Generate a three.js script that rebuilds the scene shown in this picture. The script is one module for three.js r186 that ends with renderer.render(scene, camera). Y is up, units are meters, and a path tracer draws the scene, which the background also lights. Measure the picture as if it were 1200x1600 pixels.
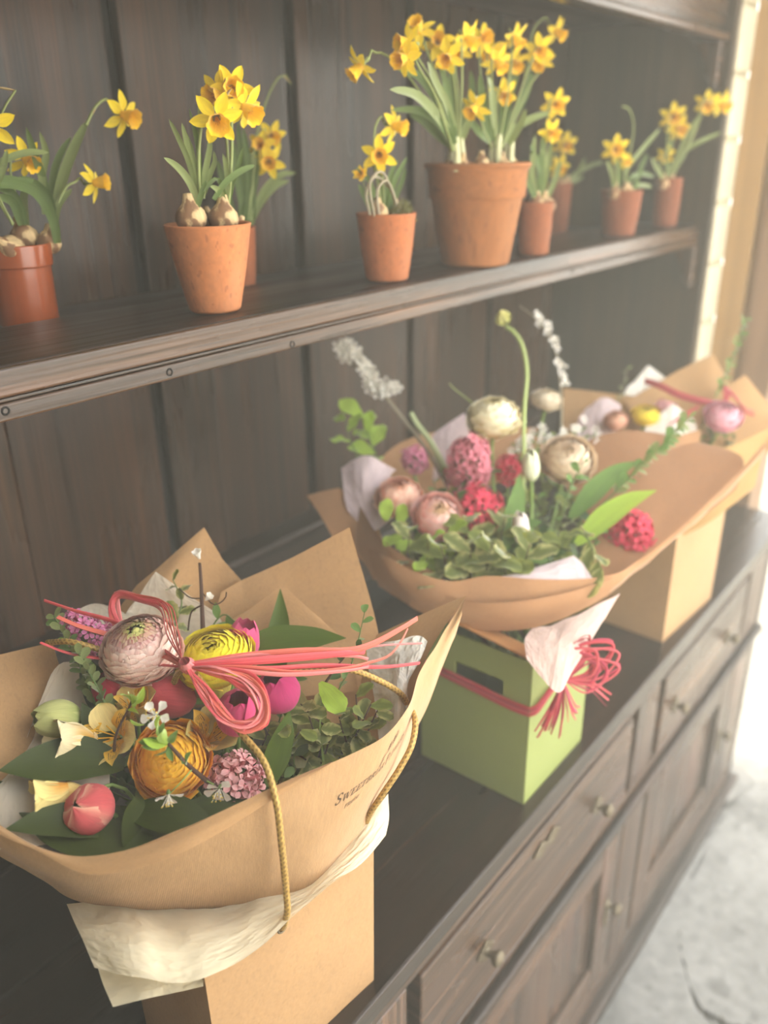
import * as THREE from 'three';
import { RoundedBoxGeometry } from 'three/addons/geometries/RoundedBoxGeometry.js';
import { mergeGeometries } from 'three/addons/utils/BufferGeometryUtils.js';

// ---------------------------------------------------------------- camera
const scene = new THREE.Scene();
const camera = new THREE.PerspectiveCamera(62.94, 1200 / 1600, 0.05, 60);
const EYE = new THREE.Vector3(0, 1.68, 0.85), FPX = 1307;
const AX = new THREE.Vector3(0.62103517, -0.01396818, 0.78365822);   // image right, in the world
const AY = new THREE.Vector3(-0.31791739, -0.91838625, 0.23557425);  // image down
const AZ = new THREE.Vector3(0.71641039, -0.39543847, -0.57479089);  // into the picture
camera.position.copy(EYE);
camera.quaternion.setFromRotationMatrix(new THREE.Matrix4().makeBasis(AX, AY.clone().negate(), AZ.clone().negate()));
camera.focus = 0.765; camera.userData.fStop = 2.8;
scene.add(camera);

// ---------------------------------------------------------------- sky, sun, exposure
{
  const W = 64, H = 32, data = new Float32Array(W * H * 4);
  for (let y = 0; y < H; y++) for (let x = 0; x < W; x++) {
    const e = Math.max(0, Math.sin(((y + 0.5) / H - 0.5) * Math.PI)), k = Math.pow(e, 0.5), i = (y * W + x) * 4;
    data[i] = 1.04 - 0.32 * k; data[i + 1] = 1.02 - 0.22 * k; data[i + 2] = 1.0 - 0.04 * k; data[i + 3] = 1;
  }
  const t = new THREE.DataTexture(data, W, H, THREE.RGBAFormat, THREE.FloatType);
  t.mapping = THREE.EquirectangularReflectionMapping; t.needsUpdate = true;
  scene.background = t; scene.environment = t; scene.backgroundIntensity = 1.6; scene.environmentIntensity = 1.6;
}
const sun = new THREE.DirectionalLight(new THREE.Color(1.0, 0.86, 0.62), 5);
sun.position.set(0.75 * 6, 1.0 * 6, 0.08 * 6); sun.target.position.set(0, 0, 0);
sun.castShadow = true; sun.shadow.radius = 6;
sun.shadow.mapSize.set(2048, 2048);
Object.assign(sun.shadow.camera, { left: -6, right: 6, top: 6, bottom: -6, near: 0.5, far: 20 });
scene.add(sun, sun.target);
const renderer = new THREE.WebGLRenderer({ antialias: true });
renderer.toneMapping = THREE.LinearToneMapping;
renderer.toneMappingExposure = 5.6;
renderer.shadowMap.enabled = true;
scene.fog = new THREE.FogExp2(new THREE.Color(1.0, 0.93, 0.72), 0.15);

// ---------------------------------------------------------------- helpers
const { PI, sin, cos, sqrt, abs, min, max, floor, pow, exp } = Math;
const V = (x, y, z) => new THREE.Vector3(x, y, z);
const lerp = (a, b, t) => a + (b - a) * t;
const clamp = (x, a = 0, b = 1) => min(b, max(a, x));
const smooth = (a, b, x) => { const t = clamp((x - a) / (b - a)); return t * t * (3 - 2 * t); };
function rng(seed) { let s = seed >>> 0; return () => { s = (s + 0x6d2b79f5) | 0; let t = Math.imul(s ^ (s >>> 15), 1 | s); t = (t + Math.imul(t ^ (t >>> 7), 61 | t)) ^ t; return ((t ^ (t >>> 14)) >>> 0) / 4294967296; }; }
// photograph measurements: a point of the photograph on a horizontal, an upright or a facing plane, or at a depth
const ray = (u, v) => AX.clone().multiplyScalar((u - 600) / FPX).addScaledVector(AY, (v - 800) / FPX).add(AZ);
const onY = (u, v, y) => { const r = ray(u, v); return r.multiplyScalar((y - EYE.y) / r.y).add(EYE); };
const onZ = (u, v, z) => { const r = ray(u, v); return r.multiplyScalar((z - EYE.z) / r.z).add(EYE); };
const atD = (u, v, d) => ray(u, v).multiplyScalar(d).add(EYE);
const depthOf = (p) => p.clone().sub(EYE).dot(AZ);
// noise
const hash = (x, y, s) => { let h = Math.imul(x, 374761393) + Math.imul(y, 668265263) + Math.imul(s, 974711); h = Math.imul(h ^ (h >>> 13), 1274126177); return ((h ^ (h >>> 16)) >>> 0) / 4294967296; };
function vnoise(x, y, px, py, s) {
  const ix = floor(x), iy = floor(y), fx = x - ix, fy = y - iy, u = fx * fx * (3 - 2 * fx), v = fy * fy * (3 - 2 * fy);
  const m = (a, p) => ((a % p) + p) % p, x0 = m(ix, px), x1 = m(ix + 1, px), y0 = m(iy, py), y1 = m(iy + 1, py);
  return lerp(lerp(hash(x0, y0, s), hash(x1, y0, s), u), lerp(hash(x0, y1, s), hash(x1, y1, s), u), v);
}
function fbm(u, v, px, py, oct, s) { let a = 0.5, t = 0, n = 0; for (let i = 0; i < oct; i++) { t += a * vnoise(u * px, v * py, px, py, s + i * 17); n += a; a *= 0.5; px *= 2; py *= 2; } return t / n; }
function tex(w, h, fn, { srgb = true, repeat = [1, 1] } = {}) {
  const d = new Uint8Array(w * h * 4);
  for (let y = 0; y < h; y++) for (let x = 0; x < w; x++) { const c = fn((x + 0.5) / w, (y + 0.5) / h), i = (y * w + x) * 4; d[i] = clamp(c[0]) * 255; d[i + 1] = clamp(c[1]) * 255; d[i + 2] = clamp(c[2]) * 255; d[i + 3] = c.length > 3 ? clamp(c[3]) * 255 : 255; }
  const t = new THREE.DataTexture(d, w, h); t.magFilter = THREE.LinearFilter; t.minFilter = THREE.LinearMipmapLinearFilter; t.generateMipmaps = true;
  t.wrapS = t.wrapT = THREE.RepeatWrapping; if (srgb) t.colorSpace = THREE.SRGBColorSpace; t.repeat.set(...repeat); t.needsUpdate = true; return t;
}
const std = (o) => new THREE.MeshStandardMaterial({ side: THREE.DoubleSide, ...o });
const phys = (o) => new THREE.MeshPhysicalMaterial({ side: THREE.DoubleSide, ...o });
// names, things, parts
const taken = new Map();
function numbered(name) { const n = taken.get(name) ?? 0; taken.set(name, n + 1); return n ? name + '_' + String(n).padStart(3, '0') : name; }
function mesh(name, geo, mat, parent) {
  const m = new THREE.Mesh(geo, mat); m.name = numbered(name); m.castShadow = m.receiveShadow = true; (parent ?? scene).add(m); return m;
}
function grp(name, parent) { const g = new THREE.Group(); g.name = numbered(name); parent.add(g); return g; }
function tag(o, label, category, group) { o.userData.label = label; o.userData.category = category; if (group) o.userData.group = group; return o; }
function thing(name, label, category, pos, group) { const g = new THREE.Group(); g.name = numbered(name); scene.add(g); if (pos) g.position.copy(pos); return tag(g, label, category, group); }
function struct(name, geo, mat, parent) { const m = mesh(name, geo, mat, parent); if (!parent) m.userData.kind = 'structure'; return m; }
// geometry
function sheet(nu, nv, fn, col, uvs) {   // fn(u, v) -> Vector3 or [x,y,z]; col(u, v) -> [r,g,b] linear
  const P = [], U = [], C = [], I = [];
  for (let j = 0; j <= nv; j++) for (let i = 0; i <= nu; i++) {
    const u = i / nu, v = j / nv, p = fn(u, v); P.push(...(p.isVector3 ? [p.x, p.y, p.z] : p));
    U.push(...(uvs ? uvs(u, v) : [u, v])); if (col) C.push(...col(u, v));
  }
  for (let j = 0; j < nv; j++) for (let i = 0; i < nu; i++) { const a = j * (nu + 1) + i, b = a + 1, c = a + nu + 1, d = c + 1; I.push(a, b, d, a, d, c); }
  const g = new THREE.BufferGeometry(); g.setIndex(I);
  g.setAttribute('position', new THREE.Float32BufferAttribute(P, 3)); g.setAttribute('uv', new THREE.Float32BufferAttribute(U, 2));
  if (col) g.setAttribute('color', new THREE.Float32BufferAttribute(C, 3));
  g.computeVertexNormals(); return g;
}
function tube(pts, rad, { seg = 16, sides = 6, closed = false, flat = 1, col, cap = true, twist = 0 } = {}) {
  const curve = pts.length > 2 || closed ? new THREE.CatmullRomCurve3(pts, closed, 'centripetal') : new THREE.LineCurve3(pts[0], pts[1]);
  const fr = curve.computeFrenetFrames(seg, closed), r = typeof rad === 'function' ? rad : () => rad;
  const P = [], U = [], C = [], I = [], L = curve.getLength(), n = sides + 1;
  for (let i = 0; i <= seg; i++) {
    const t = i / seg, c = curve.getPointAt(t), R = r(t), k = (closed && i === seg) ? 0 : i;
    for (let j = 0; j <= sides; j++) {
      const a = j / sides * 2 * PI + twist * t, p = c.clone().addScaledVector(fr.normals[k], cos(a) * R).addScaledVector(fr.binormals[k], sin(a) * R * flat);
      P.push(p.x, p.y, p.z); U.push(j / sides, t * L); if (col) C.push(...col(t, j / sides));
    }
  }
  for (let i = 0; i < seg; i++) for (let j = 0; j < sides; j++) { const a = i * n + j, b = a + 1, c = a + n, d = c + 1; I.push(a, c, d, a, d, b); }
  if (cap && !closed) for (const i of [0, seg]) {
    const c = curve.getPointAt(i / seg), k = P.length / 3; P.push(c.x, c.y, c.z); U.push(0.5, i / seg * L); if (col) C.push(...col(i / seg, 0));
    for (let j = 0; j < sides; j++) i ? I.push(k, i * n + j + 1, i * n + j) : I.push(k, j, j + 1);
  }
  const g = new THREE.BufferGeometry(); g.setIndex(I);
  g.setAttribute('position', new THREE.Float32BufferAttribute(P, 3)); g.setAttribute('uv', new THREE.Float32BufferAttribute(U, 2));
  if (col) g.setAttribute('color', new THREE.Float32BufferAttribute(C, 3));
  g.computeVertexNormals(); return g;
}
function lathe(prof, seg = 40) { const g = new THREE.LatheGeometry(prof.map((p) => new THREE.Vector2(p[0], p[1])), seg); return g; }
function merge(list) { return mergeGeometries(list.map((g) => g.index ? g : g), false); }
function moved(g, m) { return g.clone().applyMatrix4(m); }
const M4 = (pos, rot = [0, 0, 0], sc = 1, order = 'XYZ') => new THREE.Matrix4().compose(pos.isVector3 ? pos : V(...pos), new THREE.Quaternion().setFromEuler(new THREE.Euler(...rot, order)), typeof sc === 'number' ? V(sc, sc, sc) : V(...sc));
function block(w, h, d, bev = 0.002, grain = 'x', seedUV = 0) {   // bevelled box, uv in metres: v along the grain
  const g = new RoundedBoxGeometry(w, h, d, 1, min(bev, w / 2.01, h / 2.01, d / 2.01)), p = g.attributes.position, n = g.attributes.normal, uv = new Float32Array(p.count * 2);
  const f = new THREE.Vector3();
  for (let i = 0; i < p.count; i++) {
    f.set(abs(n.getX(i)), abs(n.getY(i)), abs(n.getZ(i)));
    const q = { x: p.getX(i), y: p.getY(i), z: p.getZ(i) }, axes = f.x > f.y && f.x > f.z ? ['y', 'z'] : f.y > f.z ? ['x', 'z'] : ['x', 'y'];
    let along = axes.includes(grain) ? grain : axes[1], across = axes[0] === along ? axes[1] : axes[0];
    uv[i * 2] = q[across] + seedUV * 0.37; uv[i * 2 + 1] = q[along] + seedUV * 0.71;
  }
  g.setAttribute('uv', new THREE.BufferAttribute(uv, 2)); return g;
}
function slab(x0, x1, y0, y1, z0, z1, bev, grain, s) { return block(x1 - x0, y1 - y0, z1 - z0, bev, grain, s).translate((x0 + x1) / 2, (y0 + y1) / 2, (z0 + z1) / 2); }
// turn +Y of an object towards a direction, with a spin about it
function aim(o, dir, spin = 0) { o.quaternion.setFromUnitVectors(V(0, 1, 0), dir.clone().normalize()).multiply(new THREE.Quaternion().setFromAxisAngle(V(0, 1, 0), spin)); return o; }
const lin = (hex) => { const c = new THREE.Color(hex); return [c.r, c.g, c.b]; };
const mixc = (a, b, t) => a.map((x, i) => lerp(x, b[i], clamp(t)));

// ---------------------------------------------------------------- materials of the room
const woodMap = tex(1024, 1024, (u, v) => {
  const warp = 0.05 * (fbm(u, v, 4, 2, 3, 3) - 0.5);
  const streak = fbm(u + warp, v, 48, 2, 4, 11), fine = fbm(u + warp * 0.6, v, 180, 6, 2, 23), cloud = fbm(u, v, 4, 2, 4, 31), pore = smooth(0.62, 0.76, fbm(u, v, 220, 10, 2, 41));
  const worn = smooth(0.58, 0.74, fbm(u, v, 7, 3, 5, 57));
  let k = 0.42 + 0.34 * (streak - 0.5) + 0.22 * (fine - 0.5) + 0.42 * (cloud - 0.5) - 0.13 * pore + 0.10 * worn;
  k *= 0.62; return [k * 1.25, k * 0.96, k * (0.74 + 0.08 * worn)];
}, {});
const woodBump = tex(512, 512, (u, v) => { const k = 0.6 * fbm(u, v, 60, 3, 3, 11) + 0.4 * fbm(u, v, 180, 8, 2, 41); return [k, k, k]; }, { srgb: false });
const woodRough = tex(512, 512, (u, v) => { const k = 0.42 + 0.34 * (fbm(u, v, 9, 5, 4, 71) - 0.5) + 0.12 * (fbm(u, v, 80, 4, 2, 75) - 0.5); return [k, k, k]; }, { srgb: false });
for (const t of [woodMap, woodBump, woodRough]) t.repeat.set(2.2, 0.9);
const wood = (hex, rough = 1, spec = 1, bump = 0.0006) => phys({ specularIntensity: spec, color: hex, map: woodMap, bumpMap: woodBump, bumpScale: bump, roughnessMap: woodRough, roughness: rough });
const M = {
  board: wood(0xa08460, 0.72, 0.6), strip: wood(0xa88c66, 0.72, 0.6), top: wood(0x7f7066, 0.52), shelf: wood(0x8c7867, 0.92), edge: wood(0xdccdb8, 0.62), drawer: wood(0xe0d6d0, 0.72), rail: wood(0x877366, 0.92),
  dark: std({ color: 0x120d0a, roughness: 0.95 }),
  brass: std({ color: 0x6e6350, metalness: 0.7, roughness: 0.5 }),
  hole: std({ color: 0x0c0806, roughness: 1 }),
};
const concrete = tex(1024, 1024, (u, v) => {
  const a = fbm(u, v, 5, 5, 6, 5), b = fbm(u, v, 120, 120, 2, 9), s = smooth(0.62, 0.75, fbm(u, v, 9, 9, 4, 19)), d = smooth(0.72, 0.8, fbm(u, v, 60, 60, 2, 29));
  const k = 0.54 + 0.26 * (a - 0.5) + 0.14 * (b - 0.5) - 0.10 * s - 0.08 * d; return [k * 1.0, k * 0.985, k * 0.95];
}, { repeat: [0.5, 0.5] });
const concreteBump = tex(512, 512, (u, v) => { const k = 0.5 * fbm(u, v, 12, 12, 5, 15) + 0.5 * fbm(u, v, 90, 90, 2, 25); return [k, k, k]; }, { srgb: false, repeat: [0.5, 0.5] });
M.concrete = std({ map: concrete, bumpMap: concreteBump, bumpScale: 0.004, roughness: 0.85 });
const plasterMap = tex(512, 512, (u, v) => { const k = 0.86 + 0.16 * (fbm(u, v, 8, 8, 5, 61) - 0.5); return [k, k * 0.98, k * 0.92]; }, {});
M.plaster = std({ map: plasterMap, roughness: 0.9 });
M.brick = std({ color: 0xf2ead6, map: plasterMap, bumpMap: concreteBump, bumpScale: 0.003, roughness: 0.85 });
M.mortar = std({ color: 0xcfc6ae, map: plasterMap, roughness: 0.95 });
M.frameWood = std({ color: 0xc9a878, map: woodMap, bumpMap: woodBump, bumpScale: 0.0006, roughness: 0.7 });
M.frameWood.map = tex(512, 512, (u, v) => { const k = 0.8 + 0.25 * (fbm(u, v, 30, 2, 4, 91) - 0.5); return [k, k * 0.95, k * 0.86]; }, { repeat: [2.2, 0.9] });

// ---------------------------------------------------------------- the place: an open-fronted outbuilding
{
  // floor with a wandering crack cut right through its top course
  const rnd = rng(5), path = [[1178, 1225], [1130, 1268], [1062, 1455], [1072, 1520], [1092, 1572], [1128, 1598], [1190, 1612], [1290, 1622]].map(([u, v]) => onY(u, v, 0));
  const cr = new THREE.CatmullRomCurve3(path).getPoints(70), left = [], right = [];
  cr.forEach((p, i) => { const w = (0.0055 + 0.008 * rnd()) * (i < 6 || i > 66 ? 0.3 : 1), j = 0.012 * (rnd() - 0.5); left.push([p.x + j - w, -p.z + j - w * 0.4]); right.push([p.x + j + w, -p.z + j + w * 0.4]); });
  const s = new THREE.Shape([[-2.6, 0.4], [6, 0.4], [6, -4.5], [-2.6, -4.5]].map((p) => new THREE.Vector2(...p)));
  s.holes.push(new THREE.Path([...left, ...right.reverse()].map((p) => new THREE.Vector2(...p))));
  const g = new THREE.ExtrudeGeometry(s, { depth: 0.03, bevelEnabled: false }).rotateX(-PI / 2).translate(0, -0.03, 0);
  struct('floor', g, M.concrete);
  struct('floor_bed', slab(-2.6, 6, -0.14, -0.03, -0.4, 4.5, 0.001, 'x'), std({ color: 0x14100c, roughness: 1 }));
  struct('wall_back', slab(-2.6, 2.1, 0, 2.62, -0.34, -0.22, 0.002, 'y'), M.plaster);
  struct('wall_left', slab(-1.6, -1.45, 0, 2.62, -0.22, 1.15, 0.002, 'y'), M.plaster);
  struct('wall_front_blocker', slab(-1.6, 0.15, 0, 2.62, 1.16, 1.25, 0.002, 'y'), M.plaster);  // unseen wall, its width set to hold fill light off the left
  struct('ceiling_with_sun_eave', slab(-2.6, 4.2, 2.62, 2.74, -0.34, 1.05, 0.002, 'x'), M.plaster);  // unseen ceiling, run out past the doorway as an added eave against sun
  // right: a pier of painted bricks, then the timber frame of the doorway
  const pier = struct('wall_right', slab(2.012, 2.1025, 0, 2.62, -0.22, 0.2, 0.001, 'y'), M.mortar);
  const rb = rng(9);
  for (let k = 0, y = 0.01; y < 2.55; k++) { const h = 0.118 + 0.006 * rb(), b = mesh('brick', slab(2.006, 2.102, y, min(2.6, y + h), 0.07, 0.203 + 0.002 * rb(), 0.006, 'x', k), M.brick, pier); y += h + 0.009; }
  const fr = struct('door_1', slab(2.103, 2.19, 0, 2.12, 0.2, 0.262, 0.004, 'y'), M.frameWood);
  mesh('door_stop', slab(2.115, 2.17, 0, 2.12, 0.2625, 0.276, 0.003, 'y', 3), M.frameWood, fr);
  mesh('door_jamb', slab(2.10, 2.22, 0, 2.12, 0.277, 0.352, 0.005, 'y', 5), std({ color: 0xa98a70, map: M.frameWood.map, roughness: 0.7 }), fr);
  struct('wall_right_head', slab(2.1, 2.24, 2.12, 2.62, 0.2, 1.15, 0.002, 'y'), M.plaster);
}

// ---------------------------------------------------------------- the dresser
const CT = 0.868, ST = 1.52;    // heights of the counter and of the shelf
{
  const d = thing('wooden_dresser', 'long dark stained wooden dresser with boarded back, shelf, drawers and cupboard doors', 'dresser', V(0, 0, 0));
  const xs = [-1.18, -0.87, -0.56, -0.25, 0.06, 0.39, 0.735, 1.056, 1.364, 1.668, 1.985];
  mesh('back_batten', slab(-1.2, 1.985, 0.9, 2.5, -0.21, -0.185, 0.001, 'y'), M.dark, d);
  for (let i = 0; i + 1 < xs.length; i++) {
    const a = xs[i] + 0.009, b = xs[i + 1] - 0.009, m = a + 0.1;
    mesh('back_board', slab(a, m - 0.001, 0.9, 2.5, -0.184, -0.165, 0.003, 'y', i * 2.3), M.strip, d);
    mesh('back_board', slab(m + 0.001, b, 0.9, 2.5, -0.186, -0.170, 0.003, 'y', i * 3.1 + 1), M.board, d);
  }
  // moulded rail at the foot of the boards
  const rail = mesh('foot_rail', slab(-1.2, 1.985, CT, 1.04, -0.185, -0.135, 0.004, 'x', 2), M.rail, d);
  mesh('rail_bead', slab(-1.2, 1.985, 1.041, 1.06, -0.185, -0.12, 0.007, 'x', 4), M.rail, rail);
  mesh('rail_bead', slab(-1.2, 1.985, 0.955, 0.975, -0.134, -0.105, 0.008, 'x', 7), M.rail, rail);
  // shelf: rear plank, thick front plank with a moulded and drilled edge
  mesh('shelf_board', slab(-1.2, 1.985, 1.478, 1.503, -0.164, -0.003, 0.003, 'x', 3), M.shelf, d);
  const fs = mesh('shelf_board', slab(-1.2, 1.985, 1.482, ST, 0, 0.168, 0.003, 'x', 5), M.shelf, d);
  mesh('edge_moulding', slab(-1.2, 1.985, 1.4945, 1.5195, 0.1685, 0.176, 0.003, 'x', 9), M.edge, fs);
  mesh('edge_moulding', slab(-1.2, 1.985, 1.4905, 1.4940, 0.1685, 0.1735, 0.0012, 'x', 10), M.edge, fs);
  mesh('edge_moulding', slab(-1.2, 1.985, 1.474, 1.4900, 0.1685, 0.1745, 0.0025, 'x', 11), M.edge, fs);
  for (const [u, v] of [[8, 637], [265, 577], [457, 534], [895, 420]]) {
    const p = onZ(u, v, 0.175), h = mesh('drilled_hole', lathe([[0, -0.001], [0.0022, -0.001], [0.0024, 0.0004], [0.0038, 0.0007], [0.0042, 0]], 14).rotateX(PI / 2), M.hole, fs);
    h.position.set(p.x, p.y < 1.482 ? 1.482 : p.y - 0.003, 0.1746);
  }
  // upper shelf with its front board
  const up = mesh('upper_shelf', slab(-1.2, 1.985, 1.93, 1.955, -0.164, 0.16, 0.003, 'x', 6), M.shelf, d);
  mesh('front_board', slab(-1.2, 1.985, 1.895, 2.06, 0.161, 0.178, 0.003, 'x', 8), M.edge, up);
  mesh('edge_moulding', slab(-1.2, 1.985, 1.880, 1.8945, 0.155, 0.190, 0.005, 'x', 12), M.edge, up);
  // end panel with a shaped bracket under each shelf
  const end = mesh('end_panel', slab(1.987, 2.01, CT + 0.001, 2.5, -0.2, 0.197, 0.004, 'y', 4), wood(0xb0aa84, 1.0), d);  // haze is put into this paler olive wood colour
  for (const y of [1.473, 1.879]) {
    const s = new THREE.Shape(); s.moveTo(0, 0); s.lineTo(0.06, 0); s.quadraticCurveTo(0.03, -0.012, 0.022, -0.05); s.quadraticCurveTo(0.018, -0.075, 0, -0.085); s.lineTo(0, 0);
    const g = new THREE.ExtrudeGeometry(s, { depth: 0.02, bevelEnabled: true, bevelSize: 0.003, bevelThickness: 0.003, bevelSegments: 1, steps: 1 });
    g.applyMatrix4(new THREE.Matrix4().makeBasis(V(0, 0, -1), V(0, 1, 0), V(1, 0, 0)));
    const m = mesh('shelf_bracket', g, M.edge, end); m.position.set(1.962, y, 0.178);
  }
  // counter: two long planks, worn front lip
  mesh('counter_top', slab(-1.25, 2.03, CT - 0.03, CT, 0.15, 0.462, 0.004, 'x', 1), M.top, d);
  mesh('counter_top', slab(-1.25, 2.03, CT - 0.03, CT - 0.0004, -0.2, 0.1485, 0.003, 'x', 6), M.top, d);
  // carcass
  const F = 0.445;
  mesh('carcass', slab(-1.2, 2.0, 0.12, CT - 0.031, -0.2, F - 0.03, 0.002, 'x', 3), M.dark, d);
  mesh('carcass', slab(1.965, 2.0, 0.02, CT - 0.0305, -0.2, F, 0.003, 'y', 3), M.rail, d);
  mesh('face_rail', slab(-1.2, 1.962, 0.792, CT - 0.031, F - 0.028, F, 0.003, 'x', 12), M.drawer, d);
  mesh('face_rail', slab(-1.2, 1.962, 0.562, 0.604, F - 0.028, F, 0.003, 'x', 13), M.drawer, d);
  const mid = mesh('face_rail', slab(-1.2, 1.985, 0.572, 0.592, F + 0.0005, F + 0.016, 0.006, 'x', 14), M.rail, d);
  mesh('face_rail', slab(-1.2, 1.962, 0.09, 0.15, F - 0.028, F, 0.003, 'x', 15), M.drawer, d);
  for (const [a, b] of [[-0.24, -0.13], [0.43, 0.535], [1.205, 1.30], [1.84, 1.962]]) {
    mesh('face_stile', slab(a, b, 0.605, 0.791, F - 0.028, F, 0.003, 'y', a * 7), M.drawer, d);
    mesh('face_stile', slab(a, b, 0.151, 0.561, F - 0.028, F, 0.003, 'y', a * 9), M.drawer, d);
  }
  const knobGeo = lathe([[0, 0], [0.011, 0], [0.012, 0.002], [0.006, 0.004], [0.005, 0.012], [0.010, 0.017], [0.012, 0.022], [0.009, 0.027], [0, 0.029]], 20).rotateX(PI / 2);
  const plate = (parent, x, y, z, w, h) => {   // pierced brass plate
    const s = new THREE.Shape(); const n = 24; for (let k = 0; k < n; k++) { const a = k / n * 2 * PI, r = 1 + 0.16 * cos(a * 4) + 0.1 * cos(a * 8); (k ? s.lineTo : s.moveTo).call(s, cos(a) * r * w, sin(a) * r * h); }
    const hl = new THREE.Path(); hl.absarc(0, 0, min(w, h) * 0.22, 0, 2 * PI); s.holes.push(hl);
    const m = mesh('plate', new THREE.ExtrudeGeometry(s, { depth: 0.002, bevelEnabled: true, bevelSize: 0.0008, bevelThickness: 0.0008, bevelSegments: 1 }), M.brass, parent); m.position.set(x, y, z); return m;
  };
  const drawers = [[-0.125, 0.425, [0.02, 0.27], null], [0.56, 1.18, [0.704, 1.048], 0.868], [1.325, 1.815, [1.391, 1.70], null]];
  for (const [a, b, knobs, lock] of drawers) {
    const dr = mesh('drawer', slab(a, b, 0.612, 0.784, F - 0.022, F + 0.002, 0.004, 'x', a * 5 + 2), M.drawer, d);
    for (const k of knobs) { const kn = mesh('knob', knobGeo, M.brass, dr); kn.position.set(k, 0.69, F + 0.002); plate(dr, k, 0.69, F + 0.003, 0.015, 0.015); }
    if (lock) { plate(dr, lock - 0.018, 0.752, F + 0.003, 0.016, 0.012); plate(dr, lock + 0.018, 0.752, F + 0.003, 0.016, 0.012); }
  }
  for (const [a, b] of [[-0.125, 0.425], [0.545, 1.195], [1.31, 1.83]]) {
    const door = mesh('cupboard_door', slab(a, b, 0.156, 0.556, F - 0.026, F - 0.012, 0.002, 'y', a * 3 + 5), M.drawer, d);
    for (const [x0, x1] of [[a, a + 0.075], [b - 0.075, b]]) mesh('door_stile', slab(x0 + 0.002, x1, 0.156, 0.556, F - 0.0115, F + 0.001, 0.003, 'y', x0 * 5), M.drawer, door);
    for (const [y0, y1] of [[0.156, 0.23], [0.482, 0.556]]) mesh('door_rail', slab(a + 0.0765, b - 0.0765, y0, y1, F - 0.0115, F + 0.001, 0.003, 'x', a * 5 + y0), M.drawer, door);
    const kx = b - 0.04; plate(door, kx, 0.34, F + 0.002, 0.009, 0.022); const kn = mesh('knob', knobGeo, M.brass, door); kn.position.set(kx, 0.372, F + 0.001);
  }
  mesh('plinth', slab(-1.2, 2.0, 0.001, 0.088, -0.2, F + 0.004, 0.003, 'x', 17), M.rail, d);
  mesh('plinth_moulding', slab(-1.2, 2.006, 0.0895, 0.112, F - 0.02, F + 0.022, 0.008, 'x', 18), M.rail, d);
}

// ---------------------------------------------------------------- plant matter: materials and builders
const softMap = tex(256, 256, (u, v) => { const k = 0.97 + 0.10 * (fbm(u, v, 10, 3, 4, 121) - 0.5) + 0.08 * (fbm(u, v, 60, 4, 2, 122) - 0.5); return [k, k, k]; });
const fleshy = (hex, { rough = 0.55, tr = 0.3, vc = false, map = softMap, sheen = 0 } = {}) => phys({ color: hex, vertexColors: vc, map, roughness: 1, transmission: tr, thickness: 0, ...(sheen ? { sheen, sheenColor: new THREE.Color(1, 1, 1), sheenRoughness: 0.6 } : {}) });
const leafMat = (hex, rough = 0.5, vc = false) => phys({ color: hex, vertexColors: vc, map: softMap, roughness: rough, transmission: 0, specularIntensity: 0.7 });
const thinLeaf = (hex, vc = false) => phys({ color: hex, vertexColors: vc, map: softMap, roughness: 0.95, transmission: 0.45, thickness: 0 });
const F = {
  daffLeaf: thinLeaf(0x8c9a56), daffLeafDeep: thinLeaf(0x6c843e), daffStem: leafMat(0x8a9458, 0.6), daff: fleshy(0xffe01e, { tr: 0.3 }), corona: fleshy(0xffcb0c, { tr: 0.25 }),
  stamen: leafMat(0xe0a410, 0.8), spathe: leafMat(0xa58c5e, 0.9), stem: leafMat(0x86a055, 0.5), stemDark: leafMat(0x5c7038, 0.6), twig: leafMat(0x4a3226, 0.8), twigPale: leafMat(0x9a8f78, 0.8),
  white: fleshy(0xfbf6ea, { tr: 0.35 }), anther: leafMat(0xe6c658, 0.8),
};
function profile(stops) {   // smooth interpolation through [t, value] stops
  const c = new THREE.CatmullRomCurve3(stops.map(([t, w]) => V(t, w, 0)), false, 'centripetal').getPoints(80);
  return (t) => { let i = 1; while (i < 80 && c[i].x < t) i++; const a = c[i - 1], b = c[i], k = b.x > a.x ? (t - a.x) / (b.x - a.x) : 0; return lerp(a.y, b.y, clamp(k)); };
}
const PROF = {
  ovate: profile([[0, 0.12], [0.15, 0.55], [0.42, 1], [0.75, 0.72], [0.93, 0.25], [1, 0.02]]),
  round: profile([[0, 0.18], [0.2, 0.62], [0.55, 1], [0.82, 0.86], [0.95, 0.5], [1, 0.1]]),
  lance: profile([[0, 0.25], [0.12, 0.6], [0.4, 1], [0.7, 0.75], [0.9, 0.3], [1, 0.02]]),
  strap: profile([[0, 0.7], [0.3, 1], [0.7, 0.95], [0.9, 0.65], [1, 0.05]]),
  spoon: profile([[0, 0.12], [0.25, 0.2], [0.5, 0.6], [0.75, 1], [0.92, 0.75], [1, 0.15]]),
};
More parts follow.
